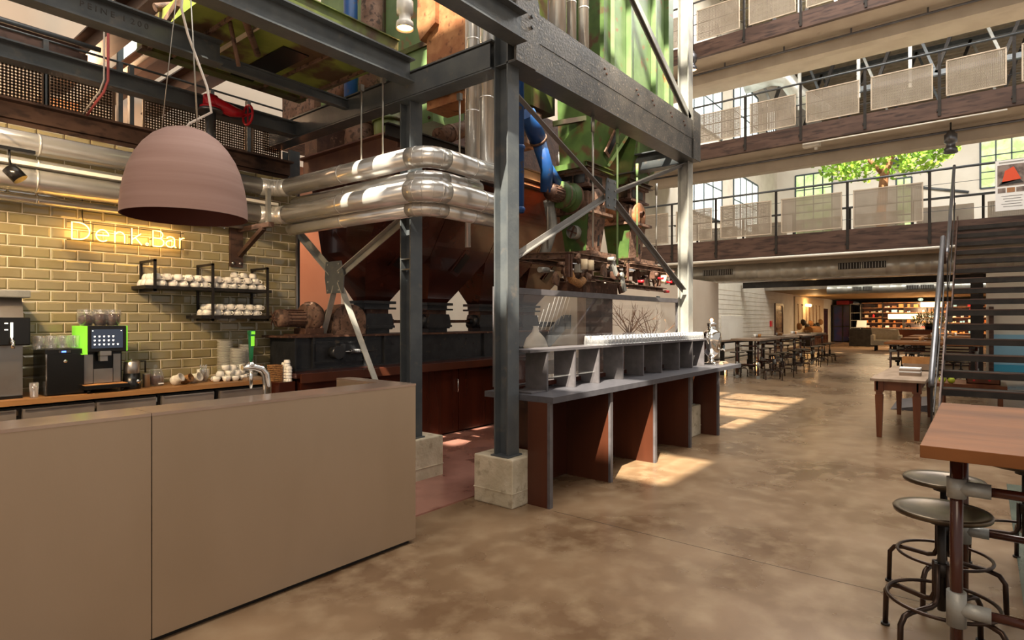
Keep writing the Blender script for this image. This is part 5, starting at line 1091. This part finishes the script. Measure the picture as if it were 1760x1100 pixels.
tag(MB().box(8.32, 2.86, .911, 8.55, 3.0, .93, ch=.003).box(8.33, 2.87, .93, 8.52, 2.99, .945, ch=.003).build('menu_stack', 'pale_wood'), 'small wooden tray beside the samovar', 'tray')
# room behind the glass screen: stair, vase, branches
t = thing('rear_staircase', 'dark steel staircase with thin rail bars behind the glass screen', 'staircase', (9.5, 7.2, 0))
MB().bar((8.0, 6.9, .0), (10.35, 6.9, 1.5), .04, .3).build('stringer', 'steel_dark', t); MB().bar((10.35, 6.9, 1.5), (11.3, 6.9, 1.5), .04, .3).build('landing_beam', 'steel_dark', t); MB().bar((11.3, 6.9, 1.45), (13.2, 6.9, 2.7), .04, .3).build('stringer', 'steel_dark', t)
for i in range(8): MB().box(8.1+i*.28, 6.95, .1+i*.185, 8.42+i*.28, 7.9, .14+i*.185).build('tread', 'black_steel', t)
for i in range(16): xx = 8.1+i*.2; zz = (xx-8.0)*.638; zz = min(zz, 1.5); MB().cyl((xx, 6.88, zz+.1), (xx+.5, 6.88, zz+1.05), .007, 6).build('rail_bar', 'white_paint', t)
MB().bar((7.9, 6.88, .95), (10.3, 6.88, 2.5), .05, .05).build('handrail', 'steel_grey', t)
struct('floor_rear_landing', MB().box(10.3, 6.95, 1.4, 10.58, 8.1, 1.5), 'black_steel')
vx = at(968, 590, y=4.3)
tag(MB().lathe([(.001, 0), (.07, 0), (.14, .06), (.17, .16), (.13, .27), (.05, .36), (.035, .42), (.04, .44)], (vx.x, 4.75, 1.02), 20).build('vase', 'white_paint'), 'bulbous pale glass vase behind the glass screen', 'vase')
tag(MB().box(6.0, 4.4, 0.012, 9.2, 5.1, 1.02, ch=.005).build('sideboard', 'wood_red'), 'plain dark sideboard behind the glass screen', 'sideboard')
struct('trim_rear_pillar', MB().box(9.3, 5.6, 0, 9.55, 5.9, 3.2), 'pale_wood')
for k, (vx, lab) in enumerate(((9.15, 'left'), (9.9, 'right'))):
    t = thing('branch_vase', 'pot with bare branches behind the glass screen, %s one' % lab, 'plant', (vx, 4.7, 0.9 if k else 1.02)); zb = 1.02 if k == 0 else .012
    MB().lathe([(.001, 0), (.1, 0), (.13, .1 if k == 0 else .8), (.11, .3 if k == 0 else 1.2), (.09, .3 if k == 0 else 1.2)], (vx-.1 if k == 0 else vx, 4.7, zb), 16).build('pot', 'pale_wood', t)
    random.seed(4+k); b = MB(); z0 = zb+(.3 if k == 0 else 1.2); X0 = vx-.1 if k == 0 else vx
    for i in range(13):
        p = V(X0, 4.7, z0-.05); d = V(random.uniform(-1, 1), random.uniform(-.5, .5), random.uniform(.4, 1.2)).normalized(); pts = [p]
        for s in range(5): d = (d+V(random.uniform(-.5, .5), random.uniform(-.3, .3), random.uniform(-.3, .3))).normalized(); p = p+d*.13; pts.append(p)
        b.tube(pts, [.01, .008, .007, .005, .004, .002], 5)
        for q in pts[2:5]: e = (d+V(random.uniform(-1, 1), random.uniform(-.5, .5), random.uniform(-.6, .8))).normalized(); b.tube([q, q+e*.12, q+e*.2+V(0, 0, random.uniform(-.03, .05))], [.004, .003, .001], 4)
    b.build('branches', 'bark', t)

# ------------------------------------------------------------------ steel staircase at the right
t = thing('staircase', 'dark steel staircase with open treads rising to the lowest bridge gallery', 'staircase', (12.5, -.25, 0))
SY0, SY1 = -1.0, .44
def zs1(x): return (x-8.85)*.61
for i in range(8):
    x = 8.95+i*.325; z = .212*(i+1)
    tr = MB().box(x, SY0, z-.09, x+.31, SY1-.02, z).build('tread', 'black_steel', t); MB().box(x-.004, SY0, z-.012, x+.014, SY1-.02, z+.004).build('nosing', 'brown_steel', tr)
MB().box(11.55, SY0, 1.62, 13.0, SY1-.02, 1.70).build('landing', 'black_steel', t)
for i in range(10):
    x = 13.0+i*.34; z = 1.70+.205*(i+1)
    if z > 3.74: break
    tr = MB().box(x, SY0, z-.09, x+.33, SY1-.02, z).build('tread', 'black_steel', t); MB().box(x-.004, SY0, z-.012, x+.014, SY1-.02, z+.004).build('nosing', 'brown_steel', tr)
for y, s in ((SY1, 'a'), (SY0-.02, 'b')):
    st_ = MB().bar((8.85, y, .02), (11.6, y, 1.72), .02, .26).build('stringer', 'brown_steel', t); MB().box(11.55, y-.01, 1.5, 13.05, y+.01, 1.76).build('landing_edge', 'brown_steel', t); MB().bar((13.0, y, 1.62), (16.35, y, 3.72), .02, .26).build('stringer', 'brown_steel', t)
    if s == 'a':
        for i in range(9): bb = MB(); bolt(bb, (9.0+i*.32, y+.01, .16+i*.2), (0, 1, 0), .012, .01); bb.build('bolt', 'chrome', st_)
RY = .50
MB().tube([(8.85, RY, .72), (8.9, RY, .8), (11.6, RY, 2.86)], .034, 12).build('handrail', 'pipe_steel', t)
MB().tube([(12.9, RY, 2.72), (13.1, RY, 2.82), (16.3, RY, 4.96)], .03, 12).build('handrail', 'pipe_steel', t); MB().tube([(11.6, RY, 2.86), (12.2, RY, 2.5), (12.9, RY, 2.72)], .024, 10).build('handrail_bend', 'brown_steel', t)
for x0, z0, x1, z1 in ((8.9, .0, 8.9, .8), (10.2, .75, 10.2, 1.8), (11.5, 1.6, 11.5, 2.75), (13.1, 1.7, 13.1, 2.8), (14.7, 2.7, 14.7, 3.9), (16.25, 3.7, 16.25, 4.95)):
    MB().box(x0-.035, RY-.012, z0, x1+.035, RY+.008, z1).build('rail_post', 'black_steel', t)
MB().bar((8.95, RY-.02, .38), (11.5, RY-.02, 2.1), .012, .05).build('knee_rail', 'black_steel', t); MB().bar((13.1, RY-.02, 2.1), (16.2, RY-.02, 4.1), .012, .05).build('knee_rail', 'black_steel', t)
struct('trim_stair_pillar', MB().box(18.6, .0, 0, 18.8, .25, 3.2), 'black_steel')

# ------------------------------------------------------------------ high tables and stools
def high_table(x0, x1, y0, y1, label, castors=False, group=None, m='table_wood'):
    t = thing('high_table', label, 'table', ((x0+x1)/2, (y0+y1)/2, 0), group)
    n = 1
    for i in range(n): a = y0+(y1-y0)*i/n; MB().box(x0, a+.0008, 1.0, x1, a+(y1-y0)/n-.0008, 1.05, ch=.003).build('table_top', m, t)
    zb = .09 if castors else 0; lx = (x0+.19, x1-.19); ly = (y0+.11, y1-.11)
    for x in lx:
        for y in ly:
            lg = MB().cyl((x, y, zb), (x, y, .985), .022, 14).build('leg', 'wood_red', t)
            
            for za, zb_, rr in ((.30, .44, .034), (.82, .9, .033), (.985, 1.0, .05)): MB().cyl((x, y, za), (x, y, zb_), rr, 14).build('clamp', 'steel_grey', lg)
            if castors:
                MB().cyl((x-.015, y, .045), (x+.015, y, .045), .045, 14).build('castor', 'steel_grey', lg)
        MB().cyl((x, ly[0]+.03, .37), (x, ly[1]-.03, .37), .019, 12).build('cross_bar', 'wood_red', t); MB().cyl((x, ly[0]+.03, .86), (x, ly[1]-.03, .86), .019, 12).build('cross_bar', 'wood_red', t)
        
        for zz in (.37, .86): MB().cyl((x, ly[1]-.11, zz), (x, ly[1], zz), .030, 12).build('tee_fitting', 'steel_grey', t)
    for y in ly: MB().box(lx[0], y-.015, .94, lx[1], y+.015, .985).build('apron_bar', 'black_steel', t)
    return t
high_table(2.8, 4.32, -.6, .195, 'high wooden table on pipe legs in the right foreground')
def make_stool(label):
    t = thing('stool', label, 'stool', (0, 0, 0), 'industrial swivel stools')
    MB().lathe([(.001, .655), (.12, .652), (.165, .662), (.185, .668), (.192, .66), (.188, .645), (.17, .648), (.12, .638), (.001, .636)], (0, 0, 0), 32).build('seat', 'bronze_seat', t)
    MB().cyl((0, 0, .2), (0, 0, .64), .017, 12).cyl((0, 0, .6), (0, 0, .638), .05, 14).cyl((0, 0, .36), (0, 0, .42), .03, 12).build('spindle', 'black_steel', t)
    for i in range(4):
        a = PI/4+i*PI/2; c, s = math.cos(a), math.sin(a)
        pts = [(.03*c, .03*s, .42), (.03*c, .03*s, .27), (.045*c, .045*s, .235), (.075*c, .075*s, .225), (.20*c, .20*s, .225), (.245*c, .245*s, .215), (.27*c, .27*s, .18), (.275*c, .275*s, .012)]
        lg = MB().tube(pts, .0125, 10).build('leg', 'pipe_brown', t); MB().cyl((.275*c, .275*s, 0), (.275*c, .275*s, .012), .02, 12).build('foot', 'black_steel', lg)
    MB().tube(arc((0, 0, .245), .215, 0, 2*PI*47/48, 47), .0085, 8, closed=True).build('foot_ring', 'pipe_brown', t)
    return t
mat('bronze_seat', '#4f4336', '#6f604c', rough=.3, metal=.7, scale=6); mat('pipe_brown', '#33261f', '#453329', rough=.3, metal=.6, scale=8)
stool = make_stool('stool with worn round seat nearest the camera, before the pipe leg of the high table'); stool.location = (3.36, .15, 0); stool.rotation_euler = (0, 0, .25)
dup(stool, (4.02, .17, 0), .5, 'second stool, its round seat just above the nearest one under the high table')
dup(stool, (4.75, -.2, 0), .9, 'stool at the right picture edge behind the high table')
# far left row of high tables
far_tabs = [(15.7, 17.65, 4.45, 5.2), (18.1, 20.0, 4.5, 5.25), (20.9, 22.9, 4.6, 5.4), (23.6, 25.4, 4.75, 5.6)]
fl = ['first high table on castors beside the low rail, nearest the samovar', 'second high table on castors in the row by the white wall', 'third high table on castors in the row by the white wall', 'farthest high table on castors before the dark glass booth']
for a, l in zip(far_tabs, fl): high_table(*a, l, True, 'high tables by the white wall', 'pale_wood')
sp_ = []
for k, (x0, x1, y0, y1) in enumerate(far_tabs):
    for j in range(2): sp_.append((x0+.4+j*.95, y0-.2, k, 'floor side')) ; sp_.append((x0+.7+j*.95, y1+.05, k, 'wall side'))
for i, (x, y, k, s_) in enumerate(sp_): dup(stool, (x, y, 0), .4+i, 'stool at the %s far high table, %s, %s from near end' % (ORD[k], s_, ['first', 'second'][(i % 4)//2]))
# rail before the white wall
t = thing('low_rail', 'low dark rail with wooden top before the white wall, left of the far high tables', 'railing', (17, 5.75, 0))
MB().box(12.5, 5.62, .93, 20.6, 5.8, .97).build('rail_top', 'pale_wood', t); MB().box(12.5, 5.7, .44, 20.6, 5.73, .47).build('mid_rail', 'black_steel', t); MB().box(12.5, 5.7, .88, 20.6, 5.74, .93).build('upper_rail', 'black_steel', t)
for i in range(7): x = 12.6+i*1.3; MB().box(x, 5.66, 0, x+.09, 5.76, .93).build('post', 'black_steel', t)
for i, (px, py, nm) in enumerate(((1248, 615, 'left'), (1302, 608, 'middle'), (1332, 603, 'right'))):
    p = at(px, py, y=5.9); t = thing('lantern', 'small candle lantern on the floor behind the low rail, %s one' % nm, 'lantern', (p.x, 5.95, 0))
    MB().cyl((p.x, 5.95, 0), (p.x, 5.95, .24), .07, 12).build('glass_body', 'glassware', t); MB().cyl((p.x, 5.95, .01), (p.x, 5.95, .16), .03, 10).build('candle', 'bulb', t); MB().lathe([(.075, .24), (.03, .3), (.001, .31)], (p.x, 5.95, 0), 12).build('lid', 'wicker', t)
def cluster(x, y, z, label, n=5, seed=1):
    random.seed(seed); t = thing('tableware', label, 'tableware', (x, y, z))
    MB().box(x-.22, y-.12, z, x+.22, y+.12, z+.012).build('tray', 'pale_wood', t)
    for i in range(n): a = x-.18+i*.09; r = random.uniform(.025, .04); MB().lathe([(.001, 0), (r*.7, 0), (r, .09), (r*.9, .09), (.001, .03)], (a, y+random.uniform(-.06, .06), z+.012), 10).build(random.choice(['cup', 'jar', 'bowl']), random.choice(['porcelain', 'cardboard', 'steel_grey', 'wicker']), t)
for k, (x, y) in enumerate(((16.9, 4.85), (19.3, 4.9), (21.6, 5.0), (24.2, 5.2))): cluster(x, y, 1.05, 'tray of jars and cups on the %s far high table' % ORD[k], seed=k)
# right hand row of tables
rt = [(15.3, 17.2, .0, 1.72), (19.0, 20.4, .1, 1.75), (21.6, 24, .2, 1.8)]
for k, a in enumerate(rt): high_table(*a, ['nearest high table behind the wooden side table, beside the staircase', 'second high table behind the staircase', 'third high table behind the staircase'][k], False, 'high tables behind the staircase', 'table_wood')
for i, (x, y) in enumerate(((15.7, 1.5), (16.4, 1.55), (16.9, .4), (19, 1.5), (19.7, 1.5), (15.8, .5))): dup(stool, (x, y, 0), i, 'stool at the high tables behind the side table, %s from the front left' % ORD[i])
for k, (x, y) in enumerate(((16.6, 1.15), (16.9, .7), (19.2, 1.1), (22.2, 1.2), (22.4, .7))): cluster(x, y, 1.05, 'jars and dishes on the high tables behind the side table, %s from the front' % ORD[k], 5, seed=k+9)
# wooden side table
t = thing('side_table', 'sturdy wooden table with tapered cherry legs left of the staircase', 'table', (10.2, .8, 0))
MB().box(8.93, .56, .745, 11.6, 1.16, .78, ch=.006).build('table_top', 'pale_wood', t)
MB().box(9.03, .64, .62, 11.5, .66, .745).box(9.03, 1.08, .62, 11.5, 1.10, .745).box(9.05, .65, .62, 9.08, 1.1, .745).box(11.46, .65, .62, 11.48, 1.1, .745).build('apron', 'cherry', t)
for x in (9.08, 11.42):
    for y in (.66, 1.07): MB().frustum((x-.028, y-.028, x+.028, y+.028), 0, (x-.045, y-.045, x+.045, y+.045), .56).box(x-.05, y-.05, .6, x+.05, y+.05, .745).box(x-.036, y-.036, .56, x+.036, y+.036, .6).build('leg', 'cherry', t)
def crate(x, y, z, w, d, h, label, m='cardboard'):
    t = thing('crate', label, 'box', (x, y, z)); e = .012
    MB().box(x-w, y-d, z, x+w, y+d, z+e).box(x-w, y-d, z, x-w+e, y+d, z+h).box(x+w-e, y-d, z, x+w, y+d, z+h).box(x-w, y-d, z, x+w, y-d+e, z+h).box(x-w, y+d-e, z, x+w, y+d, z+h).build('body', m, t); return t
crate(11.3, .82, .78, .16, .2, .17, 'open wooden crate at the far end of the side table'); crate(10.75, .78, .78, .14, .18, .09, 'shallow wooden tray before the crate on the side table', 'pale_wood')
for i in range(5): tag(MB().box(9.6, .66, .78+i*.022, 9.83, .9, .80+i*.022, ch=.002).build('booklet', 'paper' if i in (4, 2) else 'pale_wood'), ['bottom booklet', 'second booklet from the bottom', 'white middle booklet', 'booklet just under the top', 'white top booklet'][i]+' of the stack on the side table', 'booklet', 'booklets on the side table')
# low bench with fruit behind the stairs
t = thing('bench', 'low wooden bench seen through the stair treads', 'bench', (12.6, .2, 0)); MB().box(12.2, -.3, .42, 13.1, .62, .48).build('bench_top', 'cherry', t)
for x in (12.25, 12.98):
    for y in (-.25, .52): MB().box(x, y, 0, x+.06, y+.06, .42).build('leg', 'cherry', t)
crate(12.65, .0, .48, .2, .22, .14, 'orange brown fruit crate behind the stair treads', 'cherry')
for i, (x, y, z, m, nm) in enumerate(((12.5, .12, .53, 'red', 'red apple in the fruit crate, nearest'), (12.55, .02, .6, 'red', 'red apple on top in the fruit crate'), (12.5, -.08, .54, 'red', 'red apple at the right in the fruit crate'), (12.3, .42, .53, 'yellow_green', 'yellow green apple lying left of the fruit crate'), (12.3, .54, .53, 'yellow_green', 'larger green apple beside the stair stringer'), (12.3, .48, .62, 'yellow_green', 'green apple on top of two others'))):
    a = thing('apple', nm, 'fruit', (x, y, z-.05)); MB().lathe([(.001, .012), (.025, 0), (.05, .03), (.055, .06), (.035, .095), (.012, .09), (.001, .082)], (x, y, z-.05), 14).build('flesh', m, a); MB().cyl((x, y, z+.03), (x+.01, y, z+.065), .003, 5).build('stem', 'bark', a)
# floor grille ramp behind side table
p = at(1590, 690, z=0); tag(MB().add([(12.0, 1.25, .003), (13.6, 1.3, .003), (13.6, .7, .12), (12.0, .7, .12), (12.0, 1.25, 0), (13.6, 1.3, 0), (13.6, .7, 0), (12.0, .7, 0)], [(0, 1, 2, 3), (4, 7, 6, 5), (0, 4, 5, 1), (1, 5, 6, 2), (2, 6, 7, 3), (3, 7, 4, 0)]).build('door_mat', 'graphite'), 'dark ribbed wedge mat on the floor behind the side table', 'mat')
# white wall, blue picture and pool behind the staircase at the far right
struct('wall_right_far', MB().box(20.5, -7, 0, 20.7, -.06, 3.2), 'brick_white')
pic = thing('wall_picture', 'large light blue picture with a pool on the white wall behind the stairs', 'picture', (20.45, -1.3, .1))
MB().box(20.44, -2.6, .35, 20.48, -.22, 1.15).build('sky_part', 'skyblue', pic); MB().box(20.44, -2.6, .0, 20.48, -.22, .35).build('pool_part', 'poolblue', pic)
MB().box(20.40, -.22, .05, 20.5, -.12, 1.9).build('frame_post', 'brown_steel', pic)
t = thing('wall_lamp', 'glowing lamp before the blue picture seen between the treads', 'lamp', (20.3, -1.45, .75)); MB().lathe([(.02, .0), (.16, .05), (.16, .07), (.02, .12)], (20.3, -1.45, .72), 16).build('shade', 'white_paint', t); MB().sphere((20.3, -1.45, .8), .045, 10, 6).build('bulb', 'bulb', t); MB().cyl((20.3, -1.45, .78), (20.45, -1.45, .78), .012, 8).build('arm', 'black_steel', t)
t = thing('round_sofa', 'cream sofa behind the stair treads', 'sofa', (25.2, .75, 0)); MB().box(24.7, .1, .0, 25.4, 1.6, .42, ch=.05).build('seat', 'sofa', t); MB().box(25.3, .1, .2, 25.6, 1.6, .95, ch=.06).build('back', 'sofa', t)

# ------------------------------------------------------------------ far hall
struct('floor_rug', MB().box(31, -6, 0, 37.5, 8.4, .012), 'rug')
t = thing('glass_booth', 'dark glazed booth with steel frame at the far left of the hall', 'booth', (48.5, 8.0, 0))
MB().box(47, 7.3, .05, 47.06, 8.4, 2.55).build('front_glass', 'night_blue', t); MB().box(47, 7.26, .05, 51.5, 7.3, 2.55).build('side_glass', 'night_blue', t)
for y in (7.3, 7.75, 8.35): MB().box(46.95, y-.04, 0, 47.08, y+.04, 2.6).build('post', 'black_steel', t)
for i in range(6): x = 47.5+i*.75; MB().box(x, 7.2, 0, x+.08, 7.3, 2.6).build('post', 'black_steel', t)
MB().box(46.9, 7.2, 2.55, 51.6, 8.45, 2.62).box(46.95, 7.26, 1.05, 47, 8.4, 1.12).box(46.95, 7.2, 0, 51.5, 7.26, .08).build('frame_rail', 'black_steel', t)
MB().box(47.3, 7.4, 2.62, 49, 8.2, 2.92, ch=.05).build('roof_box', 'red_paint', t)
MB().box(49.2, 7.3, 2.62, 51, 8.3, 2.9, ch=.05).build('roof_box', 'paper', t)
# shop shelves
t = thing('shelf_wall', 'long warm lit shelf wall full of goods at the end of the hall', 'shelf', (46, 3.5, 0))
Y0, Y1 = -2.0, 6.4
MB().box(46.3, Y0, 0, 46.35, Y1, 2.7).build('back_panel', 'wood_red', t)
for i in range(8): z = .35+i*.33; MB().box(45.8, Y0, z, 46.3, Y1, z+.035).build('shelf_board', 'rust_bright', t)
for i in range(8): y = Y0+i*1.2; MB().box(45.8, y, 0, 46.3, y+.05, 2.7).build('divider', 'black_steel', t)
random.seed(5); n = 0
for r in range(7):
    for c in range(21):
        y = Y0+.25+c*.395; z = .385+r*.33; w = random.uniform(.06, .16); h = random.uniform(.08, .24); k = random.random()
        if k < .12: continue
        m = random.choice(['cardboard', 'porcelain', 'paper', 'red', 'sofa', 'rust_bright', 'black_plastic', 'skyblue', 'cardboard', 'orange'])
        b = MB()
        if k < .5: b.box(45.85, y-w, z, 46.15, y+w, z+h, ch=.01)
        elif k < .8: b.lathe([(.001, 0), (w*.8, 0), (w*.9, h*.5), (w*.5, h*.9), (w*.3, h), (.001, h)], (46, y, z), 10)
        else: b.box(45.85, y-w, z, 46.1, y-w*.2, z+h, ch=.01).box(45.85, y+.01, z, 46.1, y+w, z+h*.8, ch=.01)
        tag(b.build({True: 'box', False: 'jar'}[not .5 <= k < .8], m), '%s item on the shop shelves, %s shelf up, %s from right' % (m.replace('_', ' ').replace('cardboard', 'brown').replace('porcelain', 'white').replace('paper', 'pale').replace('sofa', 'cream').replace('black plastic', 'black').replace('skyblue', 'blue').replace('rust bright', 'rusty brown'), ORD[r], ordw(c+1)), 'goods', 'goods on the far shop shelves')
for i, (y, z, w) in enumerate(((4.05, 1.6, .8), (2.55, 2.35, .55))):
    t = thing('shelf_lamp', ['wide glowing lamp shade', 'smaller glowing lamp shade high up'][i]+' before the shop shelves', 'lamp', (45.3, y, 0))
    MB().box(45.2, y-w, z, 45.5, y+w, z+.32, ch=.03).build('shade', 'lamp_shade_glow', t); MB().cyl((45.35, y, 0), (45.35, y, z), .025, 8).build('pole', 'black_steel', t)
t = thing('balloon_globe', 'pale blue globe on top of the shop shelves', 'globe', (45.6, 3.0, 2.7)); MB().sphere((46.0, 3.15, 2.86), .15, 16, 10, .8).build('globe', 'skyblue', t); MB().cyl((46.0, 3.15, 2.7), (46, 3.15, 2.78), .06, 10).build('base', 'black_steel', t)
# open black rack left of the shelves
t = thing('open_rack', 'empty grey rack left of the shop shelves', 'shelf', (45.5, 6.8, 0))
for z in (.5, 1.0, 1.5, 2.0, 2.6): MB().box(45.6, 6.45, z, 46, 7.05, z+.04).build('shelf_board', 'steel_grey', t)
for y in (6.45, 7.03): MB().box(45.6, y, 0, 45.65, y+.03, 2.64).build('post', 'steel_grey', t)
# wing chair, desk, plant
t = thing('armchair', 'cream wing armchair on dark legs in the far hall', 'armchair', (34.5, 3.75, 0))
MB().box(34.1, 3.2, .28, 34.9, 4.3, .55, ch=.05).build('seat', 'sofa', t)
MB().prism([(3.15, .3), (4.35, .3), (4.45, 1.15), (3.3, 1.05)], 'x', 34.75, 34.95).build('backrest', 'sofa', t)
for y in (3.12, 4.25): MB().box(34.05, y, .28, 34.9, y+.14, .8, ch=.04).build('armrest', 'sofa', t)
for x in (34.15, 34.8):
    for y in (3.25, 4.2): MB().cyl((x, y, .012), (x, y, .28), .04, 10).build('leg', 'black_steel', t)
t = thing('reception_desk', 'glossy brown leather desk beside the cream armchair', 'desk', (36, 2.9, 0)); MB().box(35.3, 1.9, .35, 36.1, 3.7, 1.05, ch=.03).build('body', 'leather', t); MB().box(35.4, 2, .012, 36, 3.6, .35).build('plinth', 'black_steel', t); MB().box(35.25, 1.85, 1.05, 36.15, 3.75, 1.08).build('top', 'wood_red', t)
t = thing('potted_bush', 'bushy yellow green plant on the brown desk', 'plant', (35.7, 2.0, 1.08)); MB().lathe([(.001, 0), (.16, 0), (.22, .3), (.001, .3)], (35.7, 2.1, 1.08), 14).build('pot', 'black_steel', t)
lf = MB(); random.seed(2)
for i in range(700):
    d = V(random.gauss(0, 1), random.gauss(0, 1), random.gauss(0, .8)).normalized(); c = V(35.7, 2.1, 1.6)+V(d.x*.5, d.y*.75, d.z*.42)*random.uniform(.5, 1); u = V(random.gauss(0, 1), random.gauss(0, 1), random.gauss(0, 1)).normalized(); v = u.cross(V(0, 0, 1)).normalized()
    lf.add([c-u*.07, c-v*.03, c+u*.07, c+v*.03], [(0, 1, 2, 3)])
o = lf.build('leaves', 'foliage_dark', t); o['kind'] = 'stuff'
# till, chairs
t = thing('till', 'white tilted screen on a dark counter left of the armchair', 'till', (40, 5.6, 0)); MB().box(39.6, 4.9, .012, 40.4, 6.2, 1.0).build('counter', 'black_steel', t); MB().bar((39.8, 5.6, 1.1), (40.1, 5.6, 1.5), .5, .04, up=(1, 0, 0)).build('screen', 'paper', t); MB().cyl((40, 5.6, 1), (40, 5.6, 1.2), .05, 8).build('stand', 'black_steel', t)
def small_chair(x, y, label):
    t = thing('shell_chair', label, 'chair', (x, y, 0)); MB().box(x-.25, y-.25, .43, x+.25, y+.25, .47, ch=.015).build('seat', 'sofa', t); MB().bar((x+.22, y, .47), (x+.3, y, .88), .45, .04, up=(1, 0, 0)).build('backrest', 'sofa', t)
    for a in (-.2, .2):
        for b_ in (-.2, .2): MB().cyl((x+a, y+b_, 0), (x+a*.7, y+b_*.7, .43), .015, 8).build('leg', 'black_steel', t)
for i in range(3): small_chair(42+i*1.0, 6.3-.2*i, 'pale shell chair beside the glass booth, %s one' % ('nearest', 'middle', 'farthest')[i])
# wall of hanging tools by the far door, with glowing bulbs
struct('wall_board', MB().box(36.5, 8.42, .0, 44.2, 8.5, 2.9), 'sofa')
t = thing('bulb_bar', 'wall bar with three glowing bulbs above the hanging bags', 'lamp', (38.5, 8.35, 2.35)); MB().box(38.0, 8.34, 2.4, 39.6, 8.42, 2.46).build('bar', 'black_steel', t)
for k in range(3): MB().sphere((38.5+k*.45, 8.25, 2.43), .09, 12, 8).build('bulb', 'bulb', t)
lamp('bulb_glow', 'POINT', (38.9, 7.9, 2.35), 30, (1, .6, .25), size=.1)
random.seed(8)
for k in range(7):
    x = 37+k*.95; t = thing('hanging_bag', 'dark bag hanging by straps on the far wall, %s from the left' % ORD[k], 'bag', (x, 8.3, 1.0), 'bags hanging on the far wall')
    z = random.uniform(.95, 1.25); MB().tube([(x-.06, 8.36, z+.3), (x-.02, 8.38, 2.45), (x+.03, 8.38, 2.45), (x+.08, 8.36, z+.3)], .012, 5).build('strap', 'wicker', t)
    MB().sphere((x, 8.33, z+.15), .17, 10, 8, 1.2).build('pouch', 'black_steel' if k % 3 else 'wicker', t); MB().cyl((x, 8.36, 2.45), (x, 8.42, 2.45), .02, 6).build('peg', 'black_steel', t)
tag(MB().tube([(38.2, 8.1, .9), (40.8, 8.1, .9)], .26, 16).build('roller', 'wicker'), 'big straw coloured roll lying under the hanging bags', 'roll')
t = thing('low_cupboard', 'dark low cupboard under the straw coloured roll', 'cupboard', (39.5, 8.1, 0)); MB().box(37.4, 7.85, 0, 42.5, 8.4, .64).build('body', 'black_steel', t)
for i in range(4): MB().box(37.45+i*1.26, 7.82, .05, 38.65+i*1.26, 7.85, .6).build('door', 'wood_red', t)
tag(MB().box(31.6, 8.42, 1.2, 31.85, 8.5, 1.5, ch=.01).build('fire_call_box', 'red'), 'small red box beside the far cherry door', 'box')
# cream low wall fittings
tag(MB().box(12.9, 5.97, 1.98, 13.05, 6.0, 2.1, ch=.005).build('wall_socket', 'window_frame'), 'small dark box on the cream wall right of the machinery', 'socket')
